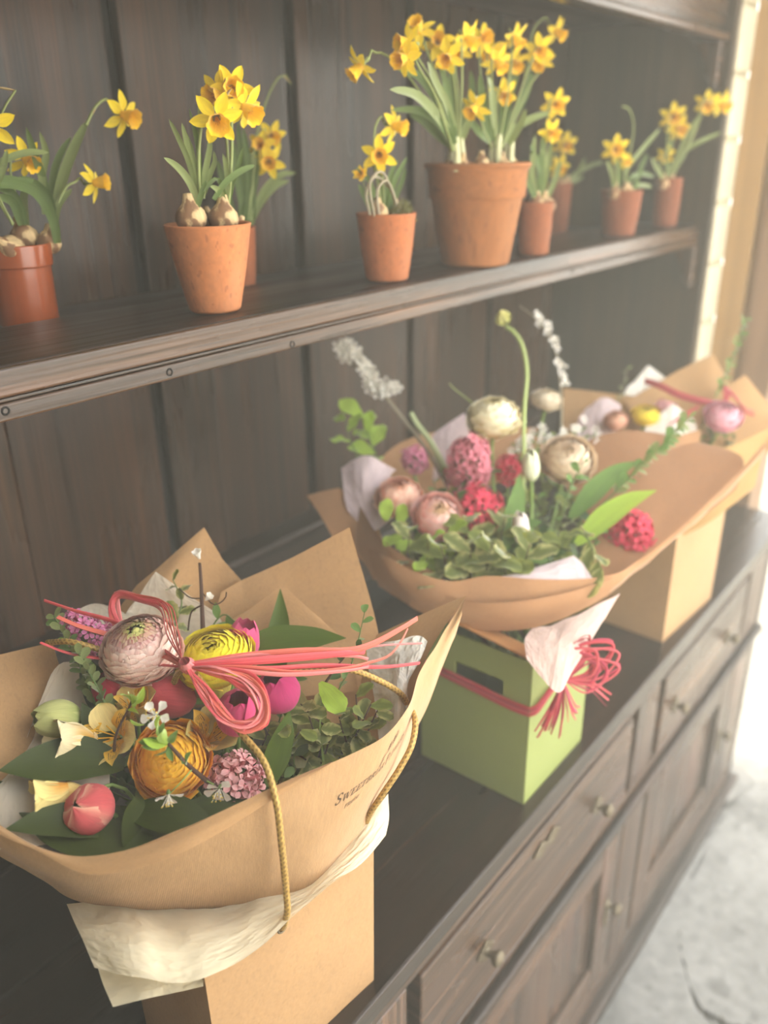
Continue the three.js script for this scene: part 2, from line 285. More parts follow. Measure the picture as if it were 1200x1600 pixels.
// a petal or leaf: base at the origin, growing along +Y, its outer (lower) side towards +Z
function blade({ L = 0.03, W = 0.02, prof = PROF.ovate, cup = 0, curl = 0, c0 = 0, tip = 0, ruffle = 0, waves = 5, edge = 0, notch = 0, seed = 1, nu = 6, nv = 10, col, fold = 0 } = {}) {
  const N = 24, sp = [[0, 0, c0]]; for (let i = 1; i <= N; i++) { const t = i / N, a = c0 + curl * t + tip * pow(t, 4), p = sp[i - 1]; sp.push([p[0] + cos(a) * L / N, p[1] + sin(a) * L / N, a]); }
  const at = (t) => { const k = clamp(t) * N, i = min(N - 1, floor(k)), f = k - i; return [lerp(sp[i][0], sp[i + 1][0], f), lerp(sp[i][1], sp[i + 1][1], f), lerp(sp[i][2], sp[i + 1][2], f)]; };
  const r = rng(seed), ph = r() * 6, ph2 = r() * 6;
  return sheet(nu, nv, (u, v) => {
    const x = u * 2 - 1; let w = W / 2 * prof(v); if (edge) w *= 1 + edge * sin(v * waves * 9 + ph + x * 2);
    const t = notch ? v * (1 - notch * (1 - x * x) * pow(v, 4)) : v, [y, z, a] = at(t);
    const off = -cup * w * x * x - fold * w * abs(x) + ruffle * W * x * x * sin(v * waves * 6.28 / 2 + ph + (x > 0 ? ph2 : 0)) * smooth(0.05, 0.4, v);
    return [x * w, y - sin(a) * off, z + cos(a) * off];
  }, col && ((u, v) => col(u * 2 - 1, v)));
}
// put a petal round the +Y axis: azimuth, lean outwards, distance from the axis, height
function petalAt(m, phi, lean, r0 = 0, y0 = 0, roll = 0) { m.rotation.set(lean, phi, roll, 'YXZ'); m.position.set(sin(phi) * r0, y0, cos(phi) * r0); return m; }
function ribbon(pts, width, { face, prof = PROF.strap, nv = 16, nu = 4, channel = 0.25, twist = 0, col } = {}) {
  const curve = new THREE.CatmullRomCurve3(pts, false, 'centripetal'), N0 = face ?? AZ.clone().negate();
  return sheet(nu, nv, (u, v) => {
    const c = curve.getPointAt(v), T = curve.getTangentAt(v), S = new THREE.Vector3().crossVectors(T, N0).normalize(), N = new THREE.Vector3().crossVectors(S, T), a = twist * v;
    const S2 = S.clone().multiplyScalar(cos(a)).addScaledVector(N, sin(a)), N2 = N.clone().multiplyScalar(cos(a)).addScaledVector(S, -sin(a)), x = u * 2 - 1, w = width / 2 * prof(v);
    return c.addScaledVector(S2, x * w).addScaledVector(N2, channel * w * x * x);
  }, col && ((u, v) => col(u * 2 - 1, v)));
}
// daffodil
const tepalGeos = [1, 2, 3].map((s) => blade({ L: 0.0235, W: 0.0128, prof: PROF.ovate, cup: 0.35, curl: 0.25, ruffle: 0.06, waves: 2, seed: s, nu: 4, nv: 7 }));
const coronaGeo = sheet(24, 7, (u, v) => {
  const a = u * 2 * PI, r = lerp(0.0042, 0.0078, smooth(0, 0.6, v)) + 0.0032 * pow(v, 6) + 0.0009 * pow(v, 4) * sin(a * 7) , y = 0.0195 * v + 0.0007 * pow(v, 5) * sin(a * 11); return [cos(a) * r, y, sin(a) * r];
});
const stamenGeo = merge([0, 1, 2, 3, 4, 5].map((k) => tube([V(cos(k) * 0.001, 0, sin(k) * 0.001), V(cos(k * 1.05) * 0.0022, 0.012, sin(k * 1.05) * 0.0022)], 0.0006, { seg: 2, sides: 4 })));
const neckGeo = lathe([[0, -0.015], [0.0022, -0.014], [0.0028, -0.011], [0.0018, -0.008], [0.0022, -0.003], [0.0042, 0.001]], 10);
function daffodil(parent, pos, dir, s = 1, spin = 0, lean = 1.5) {
  const f = grp('flower', parent); f.position.copy(pos); aim(f, dir, spin); f.scale.setScalar(s);
  for (let k = 0; k < 6; k++) { const m = mesh('tepal', tepalGeos[k % 3], F.daff, f); petalAt(m, k * PI / 3 + (k % 2) * 0.08, lean + (k % 2 ? 0.08 : -0.06), 0.003, k % 2 ? 0.0005 : 0); }
  mesh('corona', coronaGeo, F.corona, f); mesh('stamens', stamenGeo, F.stamen, f); mesh('neck', neckGeo, F.daffStem, f);
  return f;
}
const bulbMap = tex(256, 256, (u, v) => {
  const a = fbm(u, v, 26, 3, 4, 141), p = smooth(0.5, 0.64, fbm(u, v, 7, 5, 4, 151)), k = 0.75 + 0.3 * (a - 0.5);
  return mixc([k * 1.02, k * 0.87, k * 0.63], [k * 0.55, k * 0.36, k * 0.22], p * 0.8);
});
const M_bulb = std({ map: bulbMap, roughness: 0.75, bumpMap: bulbMap, bumpScale: 0.0005 });
const bulbGeo = lathe([[0, 0], [0.009, 0.001], [0.0145, 0.006], [0.0165, 0.013], [0.0148, 0.020], [0.0105, 0.025], [0.0068, 0.029], [0.0056, 0.034], [0.0046, 0.038], [0, 0.038]], 20);
// terracotta
const clayMap = tex(512, 512, (u, v) => {
  const a = fbm(u, v, 6, 6, 5, 161), b = fbm(u, v, 70, 90, 2, 171), w = smooth(0.56, 0.74, fbm(u, v, 5, 4, 5, 181)), dk = smooth(0.74, 0.8, fbm(u, v, 50, 50, 2, 191));
  const k = 1 + 0.28 * (a - 0.5) + 0.16 * (b - 0.5); const c = [k * 0.80, k * 0.635, k * 0.47]; return mixc(mixc(c, [0.86, 0.74, 0.64], w * 0.4), [0.5, 0.34, 0.26], dk * 0.35);
});
const clay = (hex, r = 0.85) => std({ color: hex, map: clayMap, roughness: r, bumpMap: clayMap, bumpScale: 0.0004 });
const soilMap = tex(256, 256, (u, v) => { const k = 0.2 + 0.4 * (fbm(u, v, 30, 30, 4, 201) - 0.4); return [k, k * 0.8, k * 0.6]; });
const M_soil = std({ map: soilMap, bumpMap: soilMap, bumpScale: 0.003, roughness: 1 });
function soilGeo(r, seed) { return sheet(24, 6, (u, v) => { const a = u * 2 * PI, q = r * v; return [cos(a) * q, 0.004 * (vnoise(cos(a) * v * 3 + 9, sin(a) * v * 3 + 9, 99, 99, seed) - 0.5) + 0.003 * (1 - v), sin(a) * q]; }, null, (u, v) => [cos(u * 6.283) * v * 0.5, sin(u * 6.283) * v * 0.5]); }

// ---------------------------------------------------------------- daffodils in pots along the shelf
const FWD = V(AZ.x, 0, AZ.z).normalize(), RGT = V(AX.x, 0, AX.z).normalize();
// a direction given as right, up and towards the viewer
const dirOf = (r, u, t) => RGT.clone().multiplyScalar(r).addScaledVector(V(0, 1, 0), u).addScaledVector(FWD, -t).normalize();
function pottedDaffodil({ label, x, z, y = ST, rb, rt, h, kind, color, soil = 0.012, group }) {
  const t = thing('potted_daffodil', label, 'flower pot', V(x, y + 0.0007, z), group), w = 0.0035 + rt * 0.03;
  let prof;
  if (kind === 'plastic') prof = [[0, 0], [rb - 0.003, 0], [rb, 0.003], [rt - 0.0028, h - 0.024], [rt - 0.0005, h - 0.0235], [rt, h - 0.022], [rt + 0.0008, h - 0.002], [rt, h], [rt - 0.0018, h], [rt - 0.0025, h - 0.02], [rb - 0.003, 0.004], [0, 0.004]];
  else if (kind === 'large') prof = [[0, 0], [rb - 0.004, 0], [rb, 0.004], [lerp(rb, rt, 0.62) - 0.001, h * 0.66], [lerp(rb, rt, 0.7) + 0.001, h * 0.675], [rt * 0.935, h * 0.93], [rt * 0.985, h * 0.955], [rt, h * 0.98], [rt * 0.985, h], [rt * 0.94, h * 0.995], [rt * 0.90, h * 0.95], [rb - w, 0.01], [0, 0.01]];
  else prof = [[0, 0], [rb - 0.003, 0], [rb, 0.003], [lerp(rb, rt, 0.5) + 0.0005, h * 0.5], [rt - 0.0008, h - 0.003], [rt, h - 0.0012], [rt - 0.001, h], [rt - w, h - 0.0005], [rt - w - 0.001, h - 0.004], [rb - w, 0.008], [0, 0.008]];
  mesh('pot', lathe(prof, 56), kind === 'plastic' ? phys({ color: 0x9e4a1e, roughness: 0.3, clearcoat: 0.6, clearcoatRoughness: 0.15, map: softMap }) : clay(color), t);
  mesh('soil', soilGeo(lerp(rb, rt, 1 - soil / h) - w * 0.7, floor(x * 100)), M_soil, t).position.y = h - soil;
  t.updateMatrixWorld(true);
  const api = {
    t, h, zoff: 0,
    at: (p) => { const q = onZ(p[0], p[1], z + (p[2] ?? 0)); return t.worldToLocal(q); },
    bulb: (p, s = 1, tilt = [0, 0, 0]) => { const b = mesh('bulb', bulbGeo, M_bulb, t); b.position.copy(api.at(p)); b.rotation.set(...tilt); b.scale.setScalar(s); return b; },
    leaf: (pts, w = 0.009, mat = F.daffLeaf, o = {}) => mesh('leaf', ribbon(pts.map(api.at), w, { face: dirOf(0.3 * sin(pts[0][0]), 0.25, 1), nv: 14, ...o }), mat, t),
    stem: (pts, r = 0.0019) => mesh('stem', tube(pts.map(api.at), (k) => r * (1 - 0.15 * k), { seg: 16, sides: 6 }), F.daffStem, t),
    spathe: (p, q) => mesh('spathe', tube([api.at(p), api.at(q)], (k) => 0.0022 * sin(PI * clamp(k, 0.05, 0.97)) + 0.0004, { seg: 5, sides: 5, flat: 0.5 }), F.spathe, t),
    flower: (p, dir, s = 1, from, spin = 0, lean) => {   // from: photograph points of its stem, the last just below the bend
      const d = dirOf(...dir), c = api.at(p), back = c.clone().addScaledVector(d, -0.014 * s); daffodil(t, c, d, s, spin, lean);
      if (from) { const pts = from.map(api.at), last = pts[pts.length - 1]; pts.push(last.clone().lerp(back, 0.6).add(V(0, 0.006 * s, 0)), back); mesh('stem', tube(pts, (k) => 0.0019 * s * (1 - 0.25 * k), { seg: 20, sides: 6 }), F.daffStem, t); }
    },
  };
  return api;
}
{ // glossy plastic pot at the left end
  const P = pottedDaffodil({ label: 'glossy orange plastic pot of miniature daffodils, only plastic one on the shelf', x: 0.502, z: -0.068, y: 1.504, rb: 0.033, rt: 0.0362, h: 0.088, kind: 'plastic' });
  P.bulb([28, 398, 0.012], 0.95, [0.2, 0.4, 0.95]); P.bulb([45, 392, -0.012], 1.0, [-0.1, 0, 0.12]); P.bulb([76, 396, 0.006], 0.85, [0.15, 0.5, -0.2]);
  P.leaf([[85, 348], [97, 285, 0.004], [116, 232, 0.006], [137, 188, 0.008]], 0.0125, F.daffLeaf); P.leaf([[80, 335, -.006], [86, 268, -.006], [98, 236], [111, 214]], 0.010, F.daffLeafDeep);
  P.leaf([[82, 340], [68, 282], [56, 246], [41, 199]], 0.009, F.daffLeafDeep); P.leaf([[70, 335], [66, 275], [72, 240], [62, 206]], 0.008);
  P.leaf([[-34, 280, .01], [10, 250, .012], [42, 239, .014], [76, 238, .014]], 0.0085); P.leaf([[-30, 292, .01], [10, 282, .012], [36, 285, .012], [53, 280, .012]], 0.010, F.daffLeafDeep);
  P.leaf([[90, 380, .022], [82, 340, .022], [58, 302, .02], [22, 288, .016], [-24, 292, .012]], 0.0115, F.daffLeafDeep); P.leaf([[-12, 300, .012], [4, 268, .014], [11, 234, .014]], 0.007);
  P.leaf([[40, 350], [30, 320], [16, 300], [-20, 290]], 0.009, F.daffLeafDeep); P.leaf([[42, 352], [38, 320], [40, 290]], 0.011, F.daffLeaf); P.leaf([[34, 352], [20, 316], [-8, 306]], 0.01, F.daffLeafDeep);
  P.leaf([[86, 350, .008], [78, 310, .01], [60, 290, .01], [30, 276, .01]], 0.010, F.daffLeafDeep); P.leaf([[87, 352, .01], [92, 322, .012], [112, 295, .012]], 0.009);
  P.flower([191, 179, 0.008], [0.86, -0.28, 0.42], 1.02, [[134, 196, .008], [150, 166, .008], [162, 156, .008]], 0.2, 1.65);
  P.spathe([150, 166, .008], [141, 182, .008]);
  P.flower([146, 286, 0.012], [1, 0.06, 0.15], 0.86, [[88, 345, .008], [93, 312, .01], [106, 290, .012], [118, 284, .012]], 0.5, 1.75);
  P.flower([38, 247, -0.012], [0.75, -0.4, 0.5], 0.9, [[44, 350, -.01], [20, 290, -.012], [16, 258, -.012]], 0.3, 1.7);
  P.flower([-14, 196, 0.01], [0.2, -0.2, 1], 1.0, [[20, 350], [-20, 280], [-34, 215]], 0.1, 1.6);
  P.spathe([-6, 136, .01], [24, 141, .01]); P.stem([[24, 141, .01], [2, 180, .01], [-10, 280, .01], [20, 352, .01]], 0.0012);
}
{ // terracotta pot near the shelf edge
  const P = pottedDaffodil({ label: 'terracotta pot with two pale bulbs and bright daffodils beside the plastic pot', x: 0.621, z: 0.116, rb: 0.0284, rt: 0.0463, h: 0.092, color: 0xe4b493 });
  P.bulb([302, 362, 0.002], 1.0, [0, 0, 0.08]); P.bulb([350, 363, 0.012], 1.0, [0, 0, -0.06]); P.bulb([334, 366, -0.02], 0.8, [0, 0, 0.3]); P.bulb([366, 365, -0.022], 0.6, [0, 0, -0.7]);
  P.leaf([[310, 318], [296, 285, .012], [278, 262, .02], [256, 246, .024]], 0.0075); P.leaf([[307, 300], [295, 252], [279, 215], [264, 186]], 0.006); P.leaf([[309, 300], [300, 262], [292, 224], [284, 192]], 0.006, F.daffLeaf);
  P.leaf([[312, 300], [305, 262], [298, 230], [290, 206]], 0.006); P.leaf([[315, 304], [322, 262], [328, 228], [327, 206]], 0.0062); P.leaf([[318, 308], [328, 275], [336, 252], [334, 236]], 0.006);
  P.leaf([[313, 302], [311, 240], [305, 205], [296, 170]], 0.0055, F.daffLeafDeep); P.leaf([[311, 330], [310, 250], [312, 200], [310, 156]], 0.0042); P.leaf([[305, 335, .01], [316, 300, .012], [322, 282, .012]], 0.006, F.daffLeafDeep);
  P.leaf([[352, 330, .012], [346, 304, .016], [336, 294, .018], [328, 291, .018]], 0.0065); P.leaf([[334, 312, .016], [352, 286, .02], [375, 268, .022], [398, 258, .022]], 0.0065, F.daffLeafDeep); P.leaf([[352, 322, .012], [356, 290, .012], [352, 255, .012], [348, 240, .012]], 0.0055);
  P.leaf([[357, 326, .012], [363, 288, .012], [372, 262, .012], [380, 230, .012]], 0.006, F.daffLeafDeep); P.leaf([[356, 318, .012], [340, 280, .016], [318, 300, .02]], 0.005, F.daffLeafDeep);
  P.flower([338, 184, 0.02], [0.25, -0.42, 1], 1.05, [[312, 318, .002], [311, 230, .004], [320, 172, .008]], 0.0, 1.5);
  P.flower([381, 166, 0.012], [0.72, -0.55, 0.6], 1.05, [[357, 320, .012], [362, 240, .012], [362, 170, .01]], 0.4, 1.62);
  P.flower([362, 139, 0.0], [0.3, 0.05, 1], 0.95, [[358, 320, .01], [355, 230, .004], [348, 160, -.004]], 0.9, 1.35); P.flower([344, 148, -0.01], [-0.55, -0.1, 0.8], 0.95, [[318, 310, .0], [328, 220, -.004], [342, 170, -.01]], 0.2, 1.35);
  P.spathe([345, 158, .012], [362, 138, .016]); P.spathe([352, 122, 0], [350, 136, 0]); P.stem([[355, 320, .012], [360, 270, .012], [363, 230, .012]], 0.0016);
}
{ // small pot standing behind it
  const P = pottedDaffodil({ label: 'small terracotta pot half hidden behind the pale one with two bulbs', x: 0.825, z: -0.072, y: 1.504, rb: 0.025, rt: 0.031, h: 0.083, color: 0xc68a68 });
  const G = F.daffLeafDeep;
  P.stem([[390, 345], [392, 260], [412, 170], [430, 128], [441, 117], [450, 120], [454, 131]], 0.0016); P.spathe([441, 117], [455, 130]);
  for (const a of [[[375, 350], [380, 290], [372, 190]], [[380, 350], [388, 260], [380, 200]], [[386, 350], [398, 280], [410, 205]], [[392, 350], [412, 300], [438, 274], [463, 270]], [[390, 352], [408, 316], [432, 290], [452, 282]], [[384, 350], [372, 280], [362, 215]], [[395, 350], [396, 290], [402, 230]], [[370, 350], [352, 290], [340, 250]]]) P.leaf(a, 0.010, a.length > 3 ? F.daffLeaf : G);
  P.flower([424, 212], [0.4, -0.25, 1], 0.85, [[392, 345], [405, 260], [412, 206]], 0.1); P.flower([420, 253, 0.012], [0.1, -0.1, 1], 0.92, [[390, 345], [398, 280], [402, 244]], 0.5); P.flower([409, 228, 0.004], [-0.2, 0.2, 1], 0.82, [[388, 345], [396, 270], [400, 226]], 0.8);
}
{ // mossy pot with twigs
  const P = pottedDaffodil({ label: 'small terracotta pot with moss, bent twigs and short daffodils left of the largest pot', x: 0.914, z: 0.128, rb: 0.0288, rt: 0.0398, h: 0.086, color: 0xcc9878 });
  P.bulb([592, 345, .0], 0.8, [0.2, 0, 0.3]); P.bulb([612, 344, -.01], 0.75, [0, 0, -0.3]);
  for (const a of [[[585, 338, .01], [578, 285, .012], [596, 268, .014], [612, 300, .016], [622, 330, .014]], [[592, 338, .014], [590, 296, .016], [604, 282, .018], [620, 318, .02]], [[578, 336, .006], [572, 300, .008], [586, 276, .01], [608, 292, .012]]]) mesh('twig', tube(a.map(P.at), 0.0019, { seg: 18, sides: 5 }), F.twigPale, P.t);
  const g = [], r = rng(31); for (let k = 0; k < 380; k++) { const a = r() * 6.28, q = sqrt(r()) * 0.021, hh = 0.016 * (1 - (q / 0.02) ** 2), c = V(cos(a) * q, hh * r() * 1.7, sin(a) * q * 0.9).addScaledVector(RGT, 0.020); g.push(blade({ L: 0.006 + 0.004 * r(), W: 0.0022, nu: 1, nv: 2, prof: PROF.lance }).applyMatrix4(M4(c, [r() * 1.2 - 0.3, r() * 6.28, r() - 0.5], 1, 'YXZ'))); }
  const ms = mesh('moss', merge(g), thinLeaf(0x7d7a3c), P.t); ms.position.y = P.h - 0.012; ms.userData.kind = 'stuff';
  for (const a of [[[592, 330], [575, 280], [556, 262]], [[596, 330], [590, 270], [575, 240]], [[604, 330], [618, 280], [636, 246]], [[600, 330], [612, 270], [622, 250]], [[608, 330], [628, 285], [634, 262]], [[580, 330], [566, 300], [560, 288]]]) P.leaf(a, 0.007, F.daffLeafDeep);
  P.flower([593, 242, 0.012], [0, -0.1, 1], 0.92, [[600, 330], [598, 280], [594, 250, -.004]], 0.2); P.flower([614, 196, 0.0], [0.85, -0.2, 0.5], 0.92, [[598, 330], [585, 250], [586, 200], [592, 186]], 0.1, 1.7);
  P.flower([566, 276, 0.0], [-0.3, 0.5, 0.8], 0.55, [[588, 330], [574, 300], [568, 288]], 0, 0.7);
}
{ // the big pot
  const P = pottedDaffodil({ label: 'largest terracotta pot with flared rim, crowded with tall daffodils', x: 1.122, z: 0.135, rb: 0.0515, rt: 0.0785, h: 0.143, kind: 'large', color: 0xb8926a, soil: 0.016 });
  const bulbs = [[705, 268, -.01], [722, 266, .01], [712, 262, -.03], [768, 264, .0], [783, 262, .014], [798, 262, -.02], [752, 262, .02]];
  bulbs.forEach((b, i) => P.bulb([b[0], b[1] + 6, b[2]], 0.72, [0.1 * (i % 3 - 1), i, 0.1 * (i % 2 ? 1 : -1)]));
  for (const [u, v, z] of [[706, 244, -.01], [714, 242, .01], [722, 244, 0], [768, 240, 0], [778, 238, .012], [790, 240, -.01], [798, 242, .0]]) mesh('leaf_sheath', tube([P.at([u, v + 26, z]), P.at([u, v, z]), P.at([u + (u < 740 ? -2 : 3), v - 28, z])], (t) => 0.0062 * (1 - 0.35 * t), { seg: 8, sides: 8 }), leafMat(0xc9c79a, 0.6), P.t);
  const L = [[710, 238, [[690, 190], [650, 150], [609, 140]], 0.014], [710, 236, [[696, 180], [655, 120], [622, 110]], 0.013], [708, 236, [[690, 195], [660, 175], [612, 172]], 0.011], [712, 234, [[700, 170], [676, 120], [668, 96]], 0.012], [714, 234, [[712, 170], [706, 130], [712, 92]], 0.012], [716, 234, [[726, 180], [738, 140], [735, 110]], 0.012], [718, 236, [[730, 195], [745, 165], [742, 150]], 0.011], [712, 236, [[700, 150], [690, 110], [682, 100]], 0.010],
    [770, 230, [[758, 180], [752, 140], [750, 115]], 0.012], [774, 230, [[772, 180], [768, 140], [762, 120]], 0.011], [778, 230, [[790, 180], [800, 140], [812, 95]], 0.013], [782, 230, [[800, 185], [820, 150], [832, 110]], 0.013], [786, 232, [[806, 200], [832, 185], [858, 176]], 0.011], [778, 232, [[785, 200], [785, 165], [778, 150]], 0.012], [766, 232, [[748, 205], [740, 195], [726, 186]], 0.011], [795, 236, [[808, 205], [815, 190], [822, 170]], 0.010], [708, 240, [[688, 214], [660, 188], [640, 180]], 0.012]];
  L.forEach(([u, v, rest, w], i) => P.leaf([[u, v - 10, 0.012 * sin(i)], ...rest.map((q, j) => [...q, 0.02 * sin(i) + (j + 1) * 0.012 * cos(i * 2.1)])], w, i % 3 ? F.daffLeafDeep : F.daffLeaf));
  const Fl = [[565, 102, [-0.55, -0.65, 0.5], [[706, 236], [660, 150], [628, 108], [600, 84], [584, 82]]], [634, 90, [-0.4, -0.2, 0.9], [[708, 236], [680, 150], [650, 96]]], [655, 50, [-0.2, 0.5, 0.8], [[710, 234], [690, 140], [664, 70]]], [684, 66, [0.0, 0.1, 1], [[712, 234], [700, 140], [690, 84]]], [700, 88, [-0.2, -0.3, 1], [[714, 234], [712, 150], [706, 100]]], [728, 58, [0.5, -0.5, 0.7], [[716, 234], [722, 130], [720, 60]]], [716, 74, [-0.1, -0.5, 0.9], [[714, 232], [716, 140], [706, 80]]],
    [768, 78, [-0.2, -0.5, 1], [[772, 232], [764, 150], [762, 76]]], [776, 94, [0.3, -0.6, 0.8], [[774, 232], [770, 160], [768, 96]]], [803, 56, [0.4, -0.7, 0.6], [[778, 232], [796, 130], [800, 60]]], [803, 96, [0.2, -0.5, 1], [[776, 232], [790, 150], [798, 98]]], [786, 146, [0.1, -0.35, 1], [[774, 232], [776, 180], [776, 146]]], [744, 166, [-0.4, -0.5, 0.9], [[768, 232], [752, 190], [750, 164]]], [845, 92, [-0.2, -0.6, 0.9], [[784, 232], [830, 130], [850, 100]]], [868, 48, [0.5, -0.5, 0.8], [[782, 232], [820, 120], [832, 50], [850, 28]]], [842, 76, [0.0, -0.3, 1], [[784, 232], [818, 130], [836, 80]]], [640, 68, [-0.5, 0, 0.6], [[710, 234], [676, 130], [650, 80]]], [752, 62, [0.2, 0.1, 0.9], [[770, 232], [752, 130], [748, 72]]]];
  Fl.forEach(([u, v, d, st], i) => { const k = 0.03 * sin(i * 1.7); P.flower([u, v, k], [d[0] * 1.6, d[1] * 1.2, d[2] * 0.75], 0.92, st.map((q, j) => [...q, k * (j + 1) / st.length]), i, 1.55); });
}
function smallPot(o, bulbs, leaves, flowers, extra = []) {
  const P = pottedDaffodil(o); bulbs.forEach((b, i) => P.bulb(b, b[3] ?? 0.8, [0, i, 0.2 * (i % 2 ? 1 : -1)]));
  leaves.forEach((a, i) => P.leaf(a, 0.0095, i % 2 ? F.daffLeafDeep : F.daffLeaf)); flowers.forEach(([u, v, d, st, s, zo], i) => P.flower([u, v, zo ?? 0.008 * sin(i * 2)], d, s ?? 0.95, st, i)); extra.forEach((a) => P.stem(a, 0.0017)); return P;
}
smallPot({ label: 'small terracotta pot close to the right side of the largest pot', x: 1.281, z: 0.147, rb: 0.0245, rt: 0.0292, h: 0.082, color: 0xa87a60 }, [[836, 330], [848, 328], [858, 332, -.01]],
  [[[836, 312], [832, 260], [836, 210]], [[842, 310], [846, 250], [852, 190]], [[846, 312], [856, 260], [862, 220]], [[850, 312], [842, 260], [828, 225]], [[852, 314], [868, 280], [876, 250]], [[838, 314], [824, 280], [820, 250]], [[844, 312], [848, 270], [846, 230]]],
  [[868, 162, [0.1, -0.3, 1], [[848, 312], [852, 230], [858, 164]]], [860, 206, [0.3, -0.3, 0.8], [[846, 312], [852, 260], [852, 212]], 0.85]]);
smallPot({ label: 'narrow terracotta pot tucked behind the small pot right of the largest one', x: 1.765, z: -0.07, y: 1.504, rb: 0.028, rt: 0.034, h: 0.108, color: 0x9c6c54 }, [[872, 296], [884, 297]],
  [[[880, 290], [900, 272], [925, 258], [950, 252]], [[876, 290], [870, 260], [866, 236]], [[884, 290], [905, 268], [915, 246]], [[872, 290], [880, 250], [884, 236]], [[880, 292], [895, 284], [912, 276]]],
  [[883, 226, [0, -0.2, 1], [[880, 290], [882, 260], [880, 230]], 1.1], [873, 260, [0.2, -0.4, 0.9], [[874, 290], [870, 276], [868, 262]], 1.0]]);
smallPot({ label: 'second terracotta pot from the right end of the shelf, with a thick bent stem', x: 1.654, z: 0.129, rb: 0.0313, rt: 0.0408, h: 0.085, color: 0x9c6c54 }, [[958, 312], [974, 310], [984, 312, .01]],
  [[[976, 296], [978, 268], [998, 240], [1032, 200]], [[980, 298], [985, 280], [1000, 272], [1022, 276]], [[960, 298], [958, 276], [948, 250]], [[966, 298], [968, 270], [960, 240]], [[984, 300], [1000, 290], [1018, 292]], [[990, 300], [1002, 262], [1012, 240]]],
  [[962, 233, [-0.1, -0.1, 1], [[964, 298], [964, 270], [960, 240]], 1.05], [978, 252, [0.2, -0.3, 0.9], [[976, 296], [976, 274], [974, 256]], 0.6]], [[[976, 296], [982, 250], [990, 200], [984, 172], [972, 166]]]);
smallPot({ label: 'terracotta pot at the far right end of the shelf', x: 1.898, z: 0.127, rb: 0.0262, rt: 0.0302, h: 0.100, color: 0x986850 }, [[1034, 296], [1046, 294]],
  [[[1050, 276], [1056, 250], [1082, 228, .03], [1128, 206, .07]], [[1044, 280], [1042, 240], [1052, 215]], [[1036, 280], [1026, 262], [1018, 246]], [[1048, 280], [1058, 258], [1072, 240]], [[1046, 280], [1070, 220, .03], [1092, 180, .05]]],
  [[1052, 182, [-0.2, -0.2, 1], [[1044, 280], [1042, 230], [1046, 190]], 1.15], [1060, 200, [0.2, -0.3, 0.9], [[1046, 280], [1050, 230], [1054, 205]], 1.1], [1040, 242, [-0.1, -0.4, 0.9], [[1040, 280], [1032, 262], [1034, 246]], 0.8], [1082, 216, [0.3, -0.3, 0.8], [[1048, 280], [1062, 240], [1074, 218]], 0.85], [1106, 160, [-0.3, -0.5, 0.8], [[1050, 276], [1078, 220, .03], [1092, 180, .05], [1098, 160, .06]], 1.1, .06], [1126, 162, [0.5, -0.4, 0.7], [[1050, 276], [1082, 215, .03], [1100, 172, .05], [1112, 156, .07]], 1.1, .075]]);

// ---------------------------------------------------------------- cut flowers: one builder for each kind
const NECK1 = V(0.388, 0.99, 0.372);
const petalStd = (o = {}) => phys({ vertexColors: true, roughness: 1, transmission: 0.08, thickness: 0, map: softMap, ...o });
const M_petal = petalStd();
function stemTo(parent, pos, dir, foot, r = 0.0026, mat = F.stem, bend = 0.05) {   // a stalk from the flower down to where it is held, in the parent's own axes
  const a = parent.worldToLocal(foot.clone()), b = pos.clone().addScaledVector(dir, -bend);
  return mesh('stem', tube([a, a.clone().lerp(b, 0.55), b, pos], (t) => r * (1.1 - 0.2 * t), { seg: 16, sides: 7 }), mat, parent);
}
function flowerThing(name, label, cat, pos, group) { const t = thing(name, label, cat, pos, group); t.updateMatrixWorld(true); return t; }
